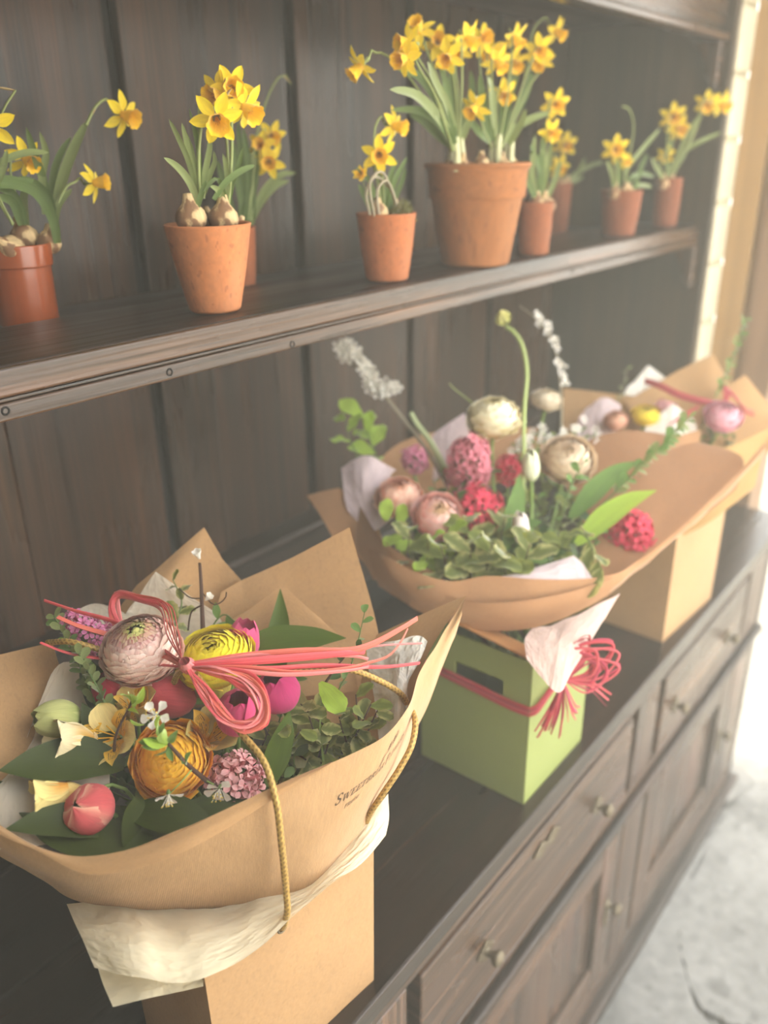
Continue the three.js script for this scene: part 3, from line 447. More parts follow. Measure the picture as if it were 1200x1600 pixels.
// buttercup ranunculus: petals as patches of nested shells
function ranunculus(name, label, pos, dir, { R = 0.036, N = 70, tip = [0.15, 1.55], r0 = 0.2, squash = 0.8, half = 0.95, flare = 0.06, ruffle = 0.02, base, end, eye, rim, jag = 0, seed = 1, spin = 0, pw = 0.75, merged = 0, droop = 0, group }, foot, bend) {
  const t = flowerThing(name, label, 'flower', pos, group), head = grp('flower_head', t); aim(head, dir, spin); const rd = rng(seed), geos = [];
  for (let i = 0; i < N; i++) {
    const k = i / (N - 1), r = R * (r0 + (1 - r0) * pow(k, pw)), th1 = lerp(tip[0], tip[1], pow(k, 1.15)) + 0.08 * (rd() - 0.5), th0 = 2.75, phi = i * 2.39996 + 0.3 * rd(), hw = half * (0.85 + 0.3 * rd()), ph = rd() * 6, fl = flare * (0.6 + 0.8 * rd()), y0 = -R * squash * 0.12 * k;
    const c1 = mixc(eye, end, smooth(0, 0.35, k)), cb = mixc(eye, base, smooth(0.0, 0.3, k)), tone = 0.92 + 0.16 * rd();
    geos.push(sheet(8, 7, (u, v) => {
      const x = u * 2 - 1, vv = v * (1 - 0.05 * x * x - 0.30 * pow(abs(x), 5)), th = lerp(th0, th1, vv) + jag * 0.06 * sin(x * 9 + ph) * pow(v, 4);
      const a = phi + x * hw * (0.55 + 0.45 * smooth(0, 0.45, v)), e = pow(v, 4), rr = r * (1 + fl * e + ruffle * e * sin(x * 6 + ph) + 0.008 * sin(x * 3 + ph * 2)) - R * 0.02 * x * x;
      return [sin(th) * cos(a) * rr, cos(th) * rr * squash + y0 - droop * R * e * smooth(0.75, 1, k), sin(th) * sin(a) * rr];
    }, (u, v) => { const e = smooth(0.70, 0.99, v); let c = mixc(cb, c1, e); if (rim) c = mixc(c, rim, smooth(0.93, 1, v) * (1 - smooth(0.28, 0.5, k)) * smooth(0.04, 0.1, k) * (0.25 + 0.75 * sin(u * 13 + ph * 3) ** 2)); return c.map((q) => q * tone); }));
  }
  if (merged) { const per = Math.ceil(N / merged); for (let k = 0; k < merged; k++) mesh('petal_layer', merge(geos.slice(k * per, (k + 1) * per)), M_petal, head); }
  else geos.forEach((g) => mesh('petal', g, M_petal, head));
  mesh('eye', lathe([[0, R * squash * (r0 + 0.03)], [R * 0.06, R * squash * (r0 + 0.015)], [R * 0.12, R * squash * (r0 - 0.06)], [R * 0.1, R * r0 * 0.4], [0, 0]], 12), leafMat(new THREE.Color(...eye).getHex(), 0.7), head);
  stemTo(t, dir.clone().multiplyScalar(-R * squash * 0.85), dir, foot, 0.003, F.stem, bend ?? 0.04); return t;
}
function tulip(name, label, pos, dir, { R = 0.022, H = 0.05, base, end, n = 6, open = 0.42, seed = 1, spin = 0, round = 0, leaf, group, streak = 0 }, foot, bend) {
  const t = flowerThing(name, label, 'flower', pos, group), head = grp('flower_head', t); aim(head, dir, spin); const rd = rng(seed);
  for (let i = 0; i < n; i++) {
    const inner = i >= n / 2, sc = (inner ? 0.93 : 1) * (1 - round * 0.10 * (i % 3)), phi = i * 2 * PI / 3 + (inner ? PI / 3 : 0) + 0.2 * (rd() - 0.5) + round * i * 0.5, tall = 0.92 + 0.16 * rd(), hw = (inner ? 1.05 : 1.12) + 0.1 * rd();
    const rp = profile([[0, 0.18], [0.15, 0.72], [0.45, 1], [0.75, 0.88], [1, open]]), wp = profile([[0, 0.6], [0.3, 0.95], [0.6, 1], [0.82, 0.92], [0.95, 0.55], [1, 0.06 + round * 0.3]]);
    mesh('petal', sheet(8, 10, (u, v) => { const x = u * 2 - 1, a = phi + x * hw * wp(v), r = R * sc * rp(v) * (1 - 0.06 * x * x) + 0.0006 * sin(x * 7 + i) * v; return [cos(a) * r, H * v * tall, sin(a) * r]; },
      (u, v) => { const x = abs(u * 2 - 1); return mixc(mixc(base, end, smooth(0.05, 0.55, v + 0.2 * (1 - x))), [0.95, 0.72, 0.45], streak * pow(x, 3) * smooth(0.1, 0.6, v)); }), M_petal, head);
  }
  stemTo(t, V(0, 0, 0), dir, foot, 0.0032, F.stem, bend ?? 0.05);
  for (const l of leaf ?? []) mesh('leaf', ribbon(l.pts.map((p) => t.worldToLocal(p.clone())), l.w, { face: l.face, prof: PROF.lance, nv: 20, nu: 6, channel: l.ch ?? 0.18 }), l.mat ?? F.lily, t);
  return t;
}
F.lily = phys({ color: 0x4a5c18, map: softMap, roughness: 0.55, specularIntensity: 0.5 });
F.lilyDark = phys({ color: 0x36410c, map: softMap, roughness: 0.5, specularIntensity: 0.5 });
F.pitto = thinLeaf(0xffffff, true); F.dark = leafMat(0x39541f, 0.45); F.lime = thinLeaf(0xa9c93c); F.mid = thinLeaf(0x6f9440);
const streakMap = tex(128, 256, (u, v) => {
  const x = u * 2 - 1, cell = floor(v * 16), fx = (x * 4.5) - floor(x * 4.5), on = abs(x) < 0.62 && v > 0.22 && v < 0.80 && hash(floor(x * 4.5) + 9, cell, 7) > 0.42 && fx > 0.36 && fx < 0.62;
  const k = 0.95 + 0.1 * (fbm(u, v, 20, 3, 3, 5) - 0.5); return on ? [0.25, 0.11, 0.03] : mixc([k * 0.99, k * 0.80, k * 0.30], [k * 0.98, k * 0.74, k * 0.12], smooth(0.9, 0.2, v));
});
const M_streak = phys({ map: streakMap, roughness: 1, transmission: 0.25 });
function alstroemeria(name, label, pos, dir, { s = 1, spin = 0, tone = [0.93, 0.74, 0.30], open = 0.75, seed = 1 }, foot) {
  const t = flowerThing(name, label, 'flower', pos), head = grp('flower_head', t); aim(head, dir, spin); head.scale.setScalar(s); const rd = rng(seed);
  for (let k = 0; k < 6; k++) {
    const out = k % 2 === 0, g = blade({ L: out ? 0.036 : 0.037, W: out ? 0.030 : 0.019, prof: out ? PROF.round : PROF.ovate, cup: 0.28, curl: 0.5 * open, c0: 0.12, tip: 0.3, ruffle: 0.03, seed: k + seed * 7, nu: 8, nv: 12, col: out ? (x, v) => mixc(mixc([0.55, 0.5, 0.1], tone, smooth(0, 0.5, v)), [0.5, 0.55, 0.15], smooth(0.92, 1, v) * (1 - abs(x))) : null });
    petalAt(mesh(out ? 'outer_petal' : 'inner_petal', g, out ? M_petal : M_streak, head), k * PI / 3, open * (0.55 + 0.2 * rd()), 0.002);
  }
  for (let k = 0; k < 6; k++) mesh('stamen', tube([V(0, 0, 0), V(0.003 * cos(k), 0.012, 0.003 * sin(k)), V(0.007 * cos(k), 0.026, 0.007 * sin(k))], 0.0006, { seg: 6, sides: 4 }), F.stamen, head);
  stemTo(t, V(0, 0, 0), dir, foot, 0.002, F.stem, 0.03); return t;
}
function freesia(name, label, pos, dir, { L = 0.045, s = 1, spin = 0, out = [0.93, 0.85, 0.55], inn = [0.85, 0.45, 0.05], seed = 1, blush = 1 }, foot) {
  const t = flowerThing(name, label, 'flower', pos), head = grp('flower_head', t); aim(head, dir, spin); head.scale.setScalar(s);
  mesh('throat', sheet(18, 10, (u, v) => { const a = u * 2 * PI, r = lerp(0.002, 0.0105, smooth(0.15, 1, v)); return [cos(a) * r, -L * 0.55 * (1 - v), sin(a) * r]; }, (u, v) => mixc([0.55, 0.55, 0.2], mixc(out, inn, 0.35), smooth(0, 0.6, v))), M_petal, head);
  for (let k = 0; k < 6; k++) petalAt(mesh('petal', blade({ L: L * 0.68, W: 0.027, prof: profile([[0, 0.5], [0.4, 1], [0.75, 0.9], [0.95, 0.45], [1, 0.1]]), cup: 0.55, c0: 0.16, curl: 0.05, tip: 0.5, seed: k + seed, nu: 8, nv: 8, col: (x, v) => mixc(out, inn, blush * (k % 3 === 0 ? 1 : 0.15) * smooth(0.75, 0.2, v) * (1 - x * x)) }), M_petal, head), k * PI / 3, 0, k % 2 ? 0.0085 : 0.0102, -0.0005);
  stemTo(t, dir.clone().multiplyScalar(-L * 0.55 * s), dir, foot, 0.0018, F.stem, 0.02); return t;
}
const cherryPetal = [1, 2, 3].map((s) => blade({ L: 0.0115, W: 0.008, prof: PROF.spoon, cup: 0.35, curl: 0.3, seed: s, nu: 4, nv: 6 }));
function blossom(parent, pos, dir, s = 1, spin = 0, n = 14, lean = 1.15) {
  const f = grp('blossom', parent); f.position.copy(pos); aim(f, dir, spin); f.scale.setScalar(s);
  for (let k = 0; k < 5; k++) petalAt(mesh('petal', cherryPetal[k % 3], F.white, f), k * 2 * PI / 5, lean + 0.25 * sin(k * 2.4 + spin), 0.001);
  if (n) {
    const st = [], an = []; for (let k = 0; k < n; k++) { const a = k * 2.4, l = 0.007 + 0.003 * (k % 3) / 2, o = 0.0022 + 0.0028 * ((k * 7) % 5) / 4, e = V(cos(a) * o, l, sin(a) * o); st.push(tube([V(0, 0, 0), e], 0.00022, { seg: 1, sides: 4 })); an.push(new THREE.IcosahedronGeometry(0.0006, 1).translate(e.x, e.y, e.z)); }
    mesh('filaments', merge(st), F.white, f); mesh('anthers', mergeGeometries(an), F.anther, f);
  }
  mesh('calyx', lathe([[0, -0.004], [0.0012, -0.0035], [0.0018, -0.001], [0.0015, 0.0004], [0, 0.0006]], 8), F.stemDark, f); return f;
}
const floretGeo = (() => { const L = []; L.push(sheet(8, 4, (u, v) => { const a = u * 6.2832, r = lerp(0.0009, 0.0017, v * v); return [cos(a) * r, -0.012 * (1 - v), sin(a) * r]; }, (u, v) => mixc([0.55, 0.16, 0.17], [0.85, 0.45, 0.47], v)));
  for (let k = 0; k < 5; k++) L.push(blade({ L: 0.0052, W: 0.0042, prof: PROF.round, cup: 0.3, curl: 0.8, nu: 3, nv: 4, seed: k, col: (x, v) => mixc([0.84, 0.42, 0.45], [0.92, 0.66, 0.66], v) }).applyMatrix4(new THREE.Matrix4().makeTranslation(sin(k * 1.2566) * 0.0014, 0, cos(k * 1.2566) * 0.0014).multiply(new THREE.Matrix4().makeRotationFromEuler(new THREE.Euler(1.0, k * 1.2566, 0, 'YXZ'))))); return merge(L); })();
const longFloret = (() => { const L = []; L.push(sheet(8, 6, (u, v) => { const a = u * 6.2832, r = lerp(0.0008, 0.0019, v * v); return [cos(a) * r + 0.0016 * sin(v * 2.2), -0.017 * (1 - v), sin(a) * r]; }, (u, v) => mixc([0.42, 0.10, 0.12], [0.80, 0.34, 0.36], v)));
  for (let k = 0; k < 5; k++) L.push(blade({ L: 0.0056, W: 0.0040, prof: PROF.round, cup: 0.3, curl: 1.0, nu: 3, nv: 4, seed: k, col: (x, v) => mixc([0.86, 0.45, 0.46], [0.96, 0.72, 0.70], v) }).applyMatrix4(new THREE.Matrix4().makeTranslation(sin(k * 1.2566) * 0.0016 + 0.0013, 0, cos(k * 1.2566) * 0.0016).multiply(new THREE.Matrix4().makeRotationFromEuler(new THREE.Euler(0.85, k * 1.2566, 0, 'YXZ'))))); return merge(L); })();
function cluster(name, label, pos, dir, { n = 40, rx = 0.026, ry = 0.024, mat, s = 1, seed = 1, span = 1.6, group, geo = floretGeo, wild = 0.5 }, foot) {   // a head of many small tubular florets
  const t = flowerThing(name, label, 'flower', pos, group), head = grp('flower_head', t); aim(head, dir); const rd = rng(seed);
  for (let i = 0; i < n; i++) { const th = Math.acos(1 - (1 - cos(span)) * (i + 0.5) / n), a = i * 2.39996 + 0.3 * rd(), d = V(sin(th) * cos(a), cos(th), sin(th) * sin(a)), m = mesh('floret', geo, mat, head); { const q = 0.78 + 0.34 * rd(); m.position.set(d.x * rx * q, d.y * ry * q, d.z * rx * q); } aim(m, d.clone().add(V(wild * (rd() - 0.5), wild * (rd() - 0.5), wild * (rd() - 0.5))), rd() * 6); m.scale.setScalar(s * (0.85 + 0.3 * rd())); }
  mesh('core', new THREE.IcosahedronGeometry(1, 2).scale(rx * 0.62, ry * 0.55, rx * 0.62), F.stemDark, head);
  stemTo(t, V(0, 0, 0), dir, foot, 0.0025, F.stem, 0.03); return t;
}
const variegated = (hexIn, hexRim, rag = 0.5) => { const a = lin(hexIn), b = lin(hexRim); return (seed) => (x, v) => mixc(a, b, smooth(0.42, 0.72, abs(x) + rag * (vnoise(x * 4 + 9, v * 9 + seed, 99, 99, seed) - 0.5))); };
const leafGeos = (o, n = 4) => Array.from({ length: n }, (_, i) => blade({ nu: 6, nv: 9, seed: i + 1, ...o, col: o.colour ? o.colour(i + 1) : null }));
const LEAF = {
  small: leafGeos({ L: 0.014, W: 0.0088, prof: PROF.round, cup: 0.2, curl: 0.3, nu: 4, nv: 6 }),
  pitto: leafGeos({ L: 0.034, W: 0.020, prof: PROF.round, cup: 0.15, curl: 0.3, ruffle: 0.09, waves: 3, edge: 0.07, colour: variegated('#6f7c2c', '#bdb970', 0.7) }),
  pittoGreen: leafGeos({ L: 0.032, W: 0.019, prof: PROF.round, cup: 0.15, curl: 0.35, ruffle: 0.10, waves: 3, edge: 0.05, colour: variegated('#75842c', '#98a044', 0.4) }),
  lime: leafGeos({ L: 0.036, W: 0.021, prof: PROF.round, cup: 0.1, curl: 0.25, ruffle: 0.12, waves: 3, edge: 0.04 }),
  cherry: leafGeos({ L: 0.015, W: 0.006, prof: PROF.lance, cup: 0.5, curl: 0.6, nu: 4, nv: 6 }),
  dark: leafGeos({ L: 0.042, W: 0.020, prof: PROF.ovate, cup: 0.1, curl: 0.5, ruffle: 0.05, waves: 2 }),
  big: leafGeos({ L: 0.105, W: 0.034, prof: PROF.lance, cup: 0.1, curl: 0.5, ruffle: 0.02, fold: 0.12, nu: 8, nv: 16 }, 3),
};
// a leafy shoot: stem through the points, leaves in turn along it
function sprig(name, label, pts, { geos, mat, n = 12, from = 0.25, s = 1, lean = 0.9, seed = 1, r = 0.0013, stemMat = F.stemDark, group, pair = 1, cat = 'foliage', taper = 0.5, last = true }) {
  const t = flowerThing(name, label, cat, pts[0], group), P = pts.map((p) => p.clone().sub(pts[0])), c = new THREE.CatmullRomCurve3(P, false, 'centripetal'), rd = rng(seed);
  mesh('stem', tube(P, (k) => r * (1.2 - 0.7 * k), { seg: 18, sides: 6 }), stemMat, t);
  for (let i = 0; i < n; i++) {
    const k = lerp(from, 0.985, i / max(1, n - 1)), T = c.getTangentAt(k), p = c.getPointAt(k);
    for (let q = 0; q < pair; q++) {
      const a = i * 2.4 + q * PI + rd(), side = new THREE.Vector3().crossVectors(T, V(sin(a), 0.3, cos(a))).normalize(), d = T.clone().multiplyScalar(cos(lean)).addScaledVector(side, sin(lean)).normalize();
      const m = mesh('leaf', geos[floor(rd() * geos.length)], Array.isArray(mat) ? mat[floor(rd() * mat.length)] : mat, t);
      const up = V(0, 1, 0).addScaledVector(AZ, -0.6), z = up.clone().addScaledVector(d, -up.dot(d)).normalize().negate(), x = new THREE.Vector3().crossVectors(d, z);
      m.quaternion.setFromRotationMatrix(new THREE.Matrix4().makeBasis(x, d, z)).multiply(new THREE.Quaternion().setFromEuler(new THREE.Euler(0.5 * (rd() - 0.5), 0.9 * (rd() - 0.5), 0)));
      m.position.copy(p); m.scale.setScalar(s * (1 - taper * k) * (0.8 + 0.4 * rd()));
    }
  }
  return t;
}
// ---------------------------------------------------------------- paper, rope, raffia
const kraftMap = tex(1024, 1024, (u, v) => {
  const a = fbm(u, v, 6, 6, 5, 301), b = fbm(u, v, 160, 160, 2, 311), f = smooth(0.68, 0.78, fbm(u, v, 110, 70, 2, 321)); const k = 1 + 0.10 * (a - 0.5) + 0.06 * (b - 0.5) - 0.035 * f; return [k * 0.80, k * 0.665, k * 0.50];
});
const ribMap = tex(1024, 256, (u, v) => { const r = 0.5 + 0.5 * sin(u * 6.28318 * 64), a = fbm(u, v, 90, 20, 2, 331), c = fbm(u, v, 5, 5, 4, 341), k = 0.95 + 0.10 * r + 0.09 * (a - 0.5) + 0.07 * (c - 0.5); return [k * 0.80, k * 0.665, k * 0.50]; });
const tissueMap = tex(512, 512, (u, v) => { const k = 0.93 + 0.14 * (fbm(u, v, 9, 9, 5, 351) - 0.5); return [k, k * 0.985, k * 0.95]; });
const crumple = tex(512, 512, (u, v) => { const a = abs(fbm(u, v, 5, 6, 4, 361) - 0.5) * 2, b = abs(fbm(u, v, 11, 9, 3, 371) - 0.5) * 2, k = clamp(1 - 0.7 * a - 0.3 * b); return [k, k, k]; }, { srgb: false });
const fibre = tex(512, 512, (u, v) => { const k = 0.6 * fbm(u, v, 5, 5, 5, 381) + 0.4 * fbm(u, v, 90, 90, 2, 391); return [k, k, k]; }, { srgb: false });
const paper = (o) => phys({ roughness: 0.98, transmission: 0.14, thickness: 0, bumpMap: fibre, bumpScale: 0.0003, ...o });
const K = {
  rose: paper({ map: kraftMap, color: 0xd6c0b2 }),
  kraft: paper({ map: kraftMap, color: 0xdccfbc }), rib: paper({ map: ribMap, color: 0xe8dfd2 }), bag: std({ map: kraftMap, color: 0xd2c6b4, roughness: 0.7, bumpMap: fibre, bumpScale: 0.0006 }),
  tissue: paper({ map: tissueMap, color: 0xf4ead8, transmission: 0.45, roughness: 0.95, bumpMap: crumple, bumpScale: 0.004 }),
  glassine: phys({ map: tissueMap, color: 0xfaf0d4, transmission: 0.22, roughness: 0.85, bumpMap: crumple, bumpScale: 0.004, specularIntensity: 0.7 }),
  white: phys({ map: tissueMap, color: 0xfbf7f0, transmission: 0.25, roughness: 0.9, clearcoat: 0.5, clearcoatRoughness: 0.3, bumpMap: crumple, bumpScale: 0.005 }),
  lilac: phys({ map: tissueMap, color: 0xf0dde6, transmission: 0.3, roughness: 0.95, bumpMap: crumple, bumpScale: 0.003 }),
};
// a sheet of paper through rows of control points [u, v, depth], rows from foot to rim; noise crumples it a little
function paperGrid(rows, { sub = 6, crease = 0.002, freq = 9, seed = 1, uvs = [1, 1], off = 0, sharp = false } = {}) {
  const pts = rows.map((r) => r.map(([u, v, d]) => atD(u, v, d))), nr = rows.length, nc = rows[0].length;
  const along = (r, s, sharp) => { if (!sharp) return new THREE.CatmullRomCurve3(r, false, 'centripetal').getPoint(s); const k = s * (r.length - 1), i = min(r.length - 2, floor(k)); return r[i].clone().lerp(r[i + 1], k - i); };
  const colCurves = (s) => { const line = pts.map((r, i) => along(r, s, sharp && i === nr - 1)); return nr > 2 ? new THREE.CatmullRomCurve3(line, false, 'centripetal') : new THREE.LineCurve3(line[0], line[1]); };
  const nu = (nc - 1) * sub, nv = max(2, (nr - 1) * sub), cc = []; for (let i = 0; i <= nu; i++) cc.push(colCurves(i / nu));
  const g = sheet(nu, nv, (u, v) => cc[Math.round(u * nu)].getPoint(v), null, (u, v) => [u * uvs[0], v * uvs[1]]);
  const p = g.attributes.position, n = g.attributes.normal;
  for (let i = 0; i < p.count; i++) { const a = p.getX(i) * freq, b = p.getY(i) * freq, c = p.getZ(i) * freq, h = crease * (fbm((a + c * 0.7 + 40) / 64, (b + c * 0.4 + 40) / 64, 64, 64, 3, seed) - 0.5) * 2 + off; p.setXYZ(i, p.getX(i) + n.getX(i) * h, p.getY(i) + n.getY(i) * h, p.getZ(i) + n.getZ(i) * h); }
  g.computeVertexNormals(); return g;
}
// place a world-space geometry under a thing with its origin at the geometry's foot
function rooted(name, label, cat, geo, mat, group) {
  geo.computeBoundingBox(); const b = geo.boundingBox, c = V((b.min.x + b.max.x) / 2, b.min.y, (b.min.z + b.max.z) / 2); geo.translate(-c.x, -c.y, -c.z);
  const m = mesh(name, geo, mat); m.position.copy(c); tag(m, label, cat, group); m.updateMatrixWorld(true); return m;
}
function under(name, geo, mat, parent) { parent.updateMatrixWorld(true); geo.applyMatrix4(parent.matrixWorld.clone().invert()); return mesh(name, geo, mat, parent); }
function ropeGeo(pts, R, turns = 640) {   // plaited cord, shade between its strands put into the colour
  const curve = new THREE.CatmullRomCurve3(pts, false, 'centripetal'), L = curve.getLength(), seg = floor(L / 0.0011), sides = 12, fr = curve.computeFrenetFrames(seg, false);
  return sheet(sides, seg, (u, v) => { const i = Math.round(v * seg), a = u * 2 * PI, s = v * L * turns, w = max(abs(sin(a * 1.5 + s)), abs(sin(a * 1.5 - s))), r = R * (0.80 + 0.24 * w); return curve.getPointAt(v).addScaledVector(fr.normals[i], cos(a) * r).addScaledVector(fr.binormals[i], sin(a) * r); },
    (u, v) => { const a = u * 2 * PI, s = v * L * turns, w = max(abs(sin(a * 1.5 + s)), abs(sin(a * 1.5 - s))); return mixc([0.15, 0.075, 0.014], [0.52, 0.33, 0.085], smooth(0.55, 0.95, w)); });
}
const M_rope = std({ vertexColors: true, roughness: 0.5, metalness: 0.25 });
const raffiaMap = tex(256, 64, (u, v) => { const k = 0.86 + 0.34 * (fbm(u, v, 40, 2, 3, 401) - 0.5); return [k, k, k]; });
const raffia = (hex) => phys({ color: hex, map: raffiaMap, roughness: 0.6 });
function strand(parent, pts, w, mat, twist = 1.2, name = 'strand') { return under(name, tube(pts, (t) => w * (0.55 + 0.45 * sin(PI * clamp(t, 0.08, 0.92))), { seg: 36, sides: 8, flat: 0.3, twist }), mat, parent); }

// ---------------------------------------------------------------- the front bouquet in its kraft bag
const foot1 = (i) => NECK1.clone().add(V(0.0105 * sqrt(i + 0.5) * sin(i * 2.4), 0.002 * (i % 7), 0.0075 * sqrt(i + 0.5) * cos(i * 2.4)));
{
  // bag
  const P = [[0.282, 0.428], [0.474, 0.446], [0.485, 0.314], [0.293, 0.296]], H = 0.192, c = [0.3835, 0.371], bag = thing('paper_bag', 'plain kraft paper gift bag with gold rope handles, nearest to the camera', 'bag', V(c[0], CT + 0.0004, c[1]));
  const at = (k, t, y) => { const a = P[k], b = P[(k + 1) % 4], s = 1 + 0.03 * y; return V((lerp(a[0], b[0], t) - c[0]) * s, y * H, (lerp(a[1], b[1], t) - c[1]) * s); };
  for (let k = 0; k < 4; k++) mesh(k % 2 ? 'side_panel' : 'wide_panel', sheet(16, 16, (u, v) => { const p = at(k, u, v), n = V(p.x, 0, p.z).normalize(), b = sin(PI * u) * (k % 2 ? -0.010 * v * v : 0.003 * sin(PI * v)); return p.addScaledVector(n, b + 0.0006 * sin(v * 9 + u * 5) * sin(PI * u)); }, null, (u, v) => [u * 0.5 + k * 0.3, v * 0.5]), K.bag, bag);
  mesh('base_panel', sheet(2, 2, (u, v) => { const a = at(0, u, 0), b = at(2, 1 - u, 0); return a.lerp(b, v).add(V(0, 0.0006, 0)); }), K.bag, bag);
  bag.updateMatrixWorld(true);
  const W = (pts) => pts.map(([u, v, d]) => bag.worldToLocal(atD(u, v, d)));
  mesh('rope_handle', ropeGeo(W([[440, 1451, 0.746], [445, 1441, 0.720], [449, 1422, 0.708], [447, 1390, 0.70], [440, 1320, 0.678], [431, 1250, 0.672], [412, 1190, 0.682], [372, 1140, 0.70], [335, 1092, 0.715], [308, 1056, 0.722], [298, 1043, 0.725], [330, 1040, 0.726], [400, 1050, 0.735], [470, 1047, 0.745], [540, 1045, 0.755], [590, 1062, 0.775], [628, 1086, 0.797], [640, 1110, 0.82]]), 0.0029), M_rope, bag);
  mesh('rope_handle', ropeGeo(W([[645, 1112, 0.80], [649, 1130, 0.785], [643, 1165, 0.77], [625, 1200, 0.765], [600, 1238, 0.765], [580, 1268, 0.775], [572, 1285, 0.80]]), 0.0029), M_rope, bag);
  mesh('rope_handle', ropeGeo(W([[74, 1004, 0.80], [110, 1003, 0.785], [150, 1013, 0.79], [178, 1022, 0.795]]), 0.0029), M_rope, bag);
  mesh('rope_handle', ropeGeo(W([[272, 1066, .775], [277, 1054, .76], [285, 1046, .742], [294, 1046, .727], [304, 1052, .722]]), 0.0029), M_rope, bag);
  const eye = mesh('eyelet', new THREE.TorusGeometry(0.005, 0.0011, 6, 18), M.brass, bag); eye.position.copy(bag.worldToLocal(onZ(441, 1449, 0.4415)));
}
{ // wrapping papers
  const low = [[-70, 1300, .70], [0, 1342, .705], [60, 1374, .725], [115, 1405, .748], [215, 1424, .757], [330, 1418, .757], [415, 1412, .757], [478, 1398, .762], [540, 1330, .78], [590, 1262, .81], [632, 1180, .85], [672, 1092, .868], [712, 995, .876]];
  const topR = [[-70, 1235, .665], [0, 1291, .652], [60, 1325, .646], [130, 1339, .642], [250, 1313, .648], [345, 1269, .664], [430, 1229, .684], [520, 1190, .706], [603, 1146, .735], [638, 1105, .762], [657, 1052, .795], [690, 992, .84], [731, 929, .868]];
  const mid = topR.map((a, i) => { const b = low[i]; return [lerp(a[0], b[0], 0.5) - (i < 8 ? 0 : 2), lerp(a[1], b[1], 0.52) + (i > 1 && i < 8 ? 4 : 0), lerp(a[2], b[2], 0.5) - 0.020]; });
  const front = rooted('wrapping_paper', 'ribbed kraft paper round the front of the nearest bouquet, printed with a flower shop name', 'wrapping paper', paperGrid([low, mid, topR], { sub: 8, crease: 0.0035, freq: 14, seed: 3, uvs: [6, 1] }), K.rib);
  // cuff: the rim folded outwards
  const cuffTop = topR.slice(0, 8).map(([u, v, d]) => [u, v - 0.6, d - 0.0015]), cuffLow = [[-70, 1248, .664], [0, 1303, .651], [60, 1330, .6455], [140, 1366, .641], [255, 1344, .646], [340, 1303, .662], [415, 1256, .681], [516, 1193, .7045]].map(([u, v, d]) => [u, v, d - 0.007]);
  under('folded_rim', paperGrid([cuffLow, cuffLow.map((a, i) => [lerp(a[0], cuffTop[i][0], .5), lerp(a[1], cuffTop[i][1], .5), lerp(a[2], cuffTop[i][2], .5) - 0.002]), cuffTop], { sub: 6, crease: 0.0015, seed: 5, uvs: [1.5, 0.2] }), K.kraft, front);
  // the print
  const cv = document.createElement('canvas'); cv.width = 1024; cv.height = 512; const x = cv.getContext('2d'); x.fillStyle = '#000'; x.fillRect(0, 0, 1024, 512); x.fillStyle = x.strokeStyle = '#fff'; x.lineWidth = 4; x.lineCap = 'round';
  const caps = (str, px, py, big, small) => { let q = px; for (const w of str.split(' ')) { [...w].forEach((ch, i) => { x.font = `italic ${i ? small : big}px serif`; x.fillText(ch, q, py); q += x.measureText(ch).width + 3; }); q += 22; } return q; };
  caps('SWEETBRIAR FLOWERS', 40, 350, 108, 74);
  x.beginPath(); x.moveTo(480, 225); x.quadraticCurveTo(650, 215, 800, 160); x.stroke();
  for (const [bx, by, a] of [[560, 222, -1.2], [600, 218, -1.5], [640, 214, -1.1], [680, 206, -1.6], [710, 196, -1.25], [520, 222, 2.2]]) { x.beginPath(); x.moveTo(bx, by); x.quadraticCurveTo(bx + 10, by - 30, bx + cos(a) * 76, by + sin(a) * 76); x.stroke(); for (const k of [0.45, 0.7, 0.95]) for (const s of [-1, 1]) { x.beginPath(); x.ellipse(bx + cos(a) * 76 * k + s * 9, by + sin(a) * 76 * k, 11, 4, a + s * 0.8, 0, 7); x.fill(); } }
  x.font = 'italic 46px serif'; x.fillText('Florist', 150, 430);
  const pt = new THREE.CanvasTexture(cv);
  const q = [[[556, 1283, 0], [656, 1198, 0]], [[520, 1205, 0], [612, 1122, 0]]];
  front.userData.print = q;
  const pr = new THREE.MeshStandardMaterial({ color: 0x4a3828, alphaMap: pt, transparent: true, roughness: 0.8, side: THREE.DoubleSide });
  // a patch of the same surface, lifted by a fifth of a millimetre
  const rows = [low, mid, topR], P3 = rows.map((r) => r.map(([u, v, d]) => atD(u, v, d))), curve = (s) => new THREE.CatmullRomCurve3(P3.map((r) => new THREE.CatmullRomCurve3(r, false, 'centripetal').getPoint(s)), false, 'centripetal');
  const s0 = 0.592, s1 = 0.775, t0 = 0.50, t1 = 0.99, pg = sheet(40, 16, (u, v) => curve(lerp(s0, s1, u)).getPoint(lerp(t0, t1, v)));
  { const p = pg.attributes.position, n = pg.attributes.normal; for (let i = 0; i < p.count; i++) { const a = p.getX(i) * 14, b = p.getY(i) * 14, cc = p.getZ(i) * 14, h = 0.0035 * (fbm((a + cc * 0.7 + 40) / 64, (b + cc * 0.4 + 40) / 64, 64, 64, 3, 3) - 0.5) * 2; const sgn = (n.getX(i) * (EYE.x - p.getX(i)) + n.getY(i) * (EYE.y - p.getY(i)) + n.getZ(i) * (EYE.z - p.getZ(i))) > 0 ? 1 : -1; p.setXYZ(i, p.getX(i) + n.getX(i) * (h + sgn * 0.0004), p.getY(i) + n.getY(i) * (h + sgn * 0.0004), p.getZ(i) + n.getZ(i) * (h + sgn * 0.0004)); } pg.computeVertexNormals(); }
  under('printed_name', pg, pr, front); delete front.userData.print;
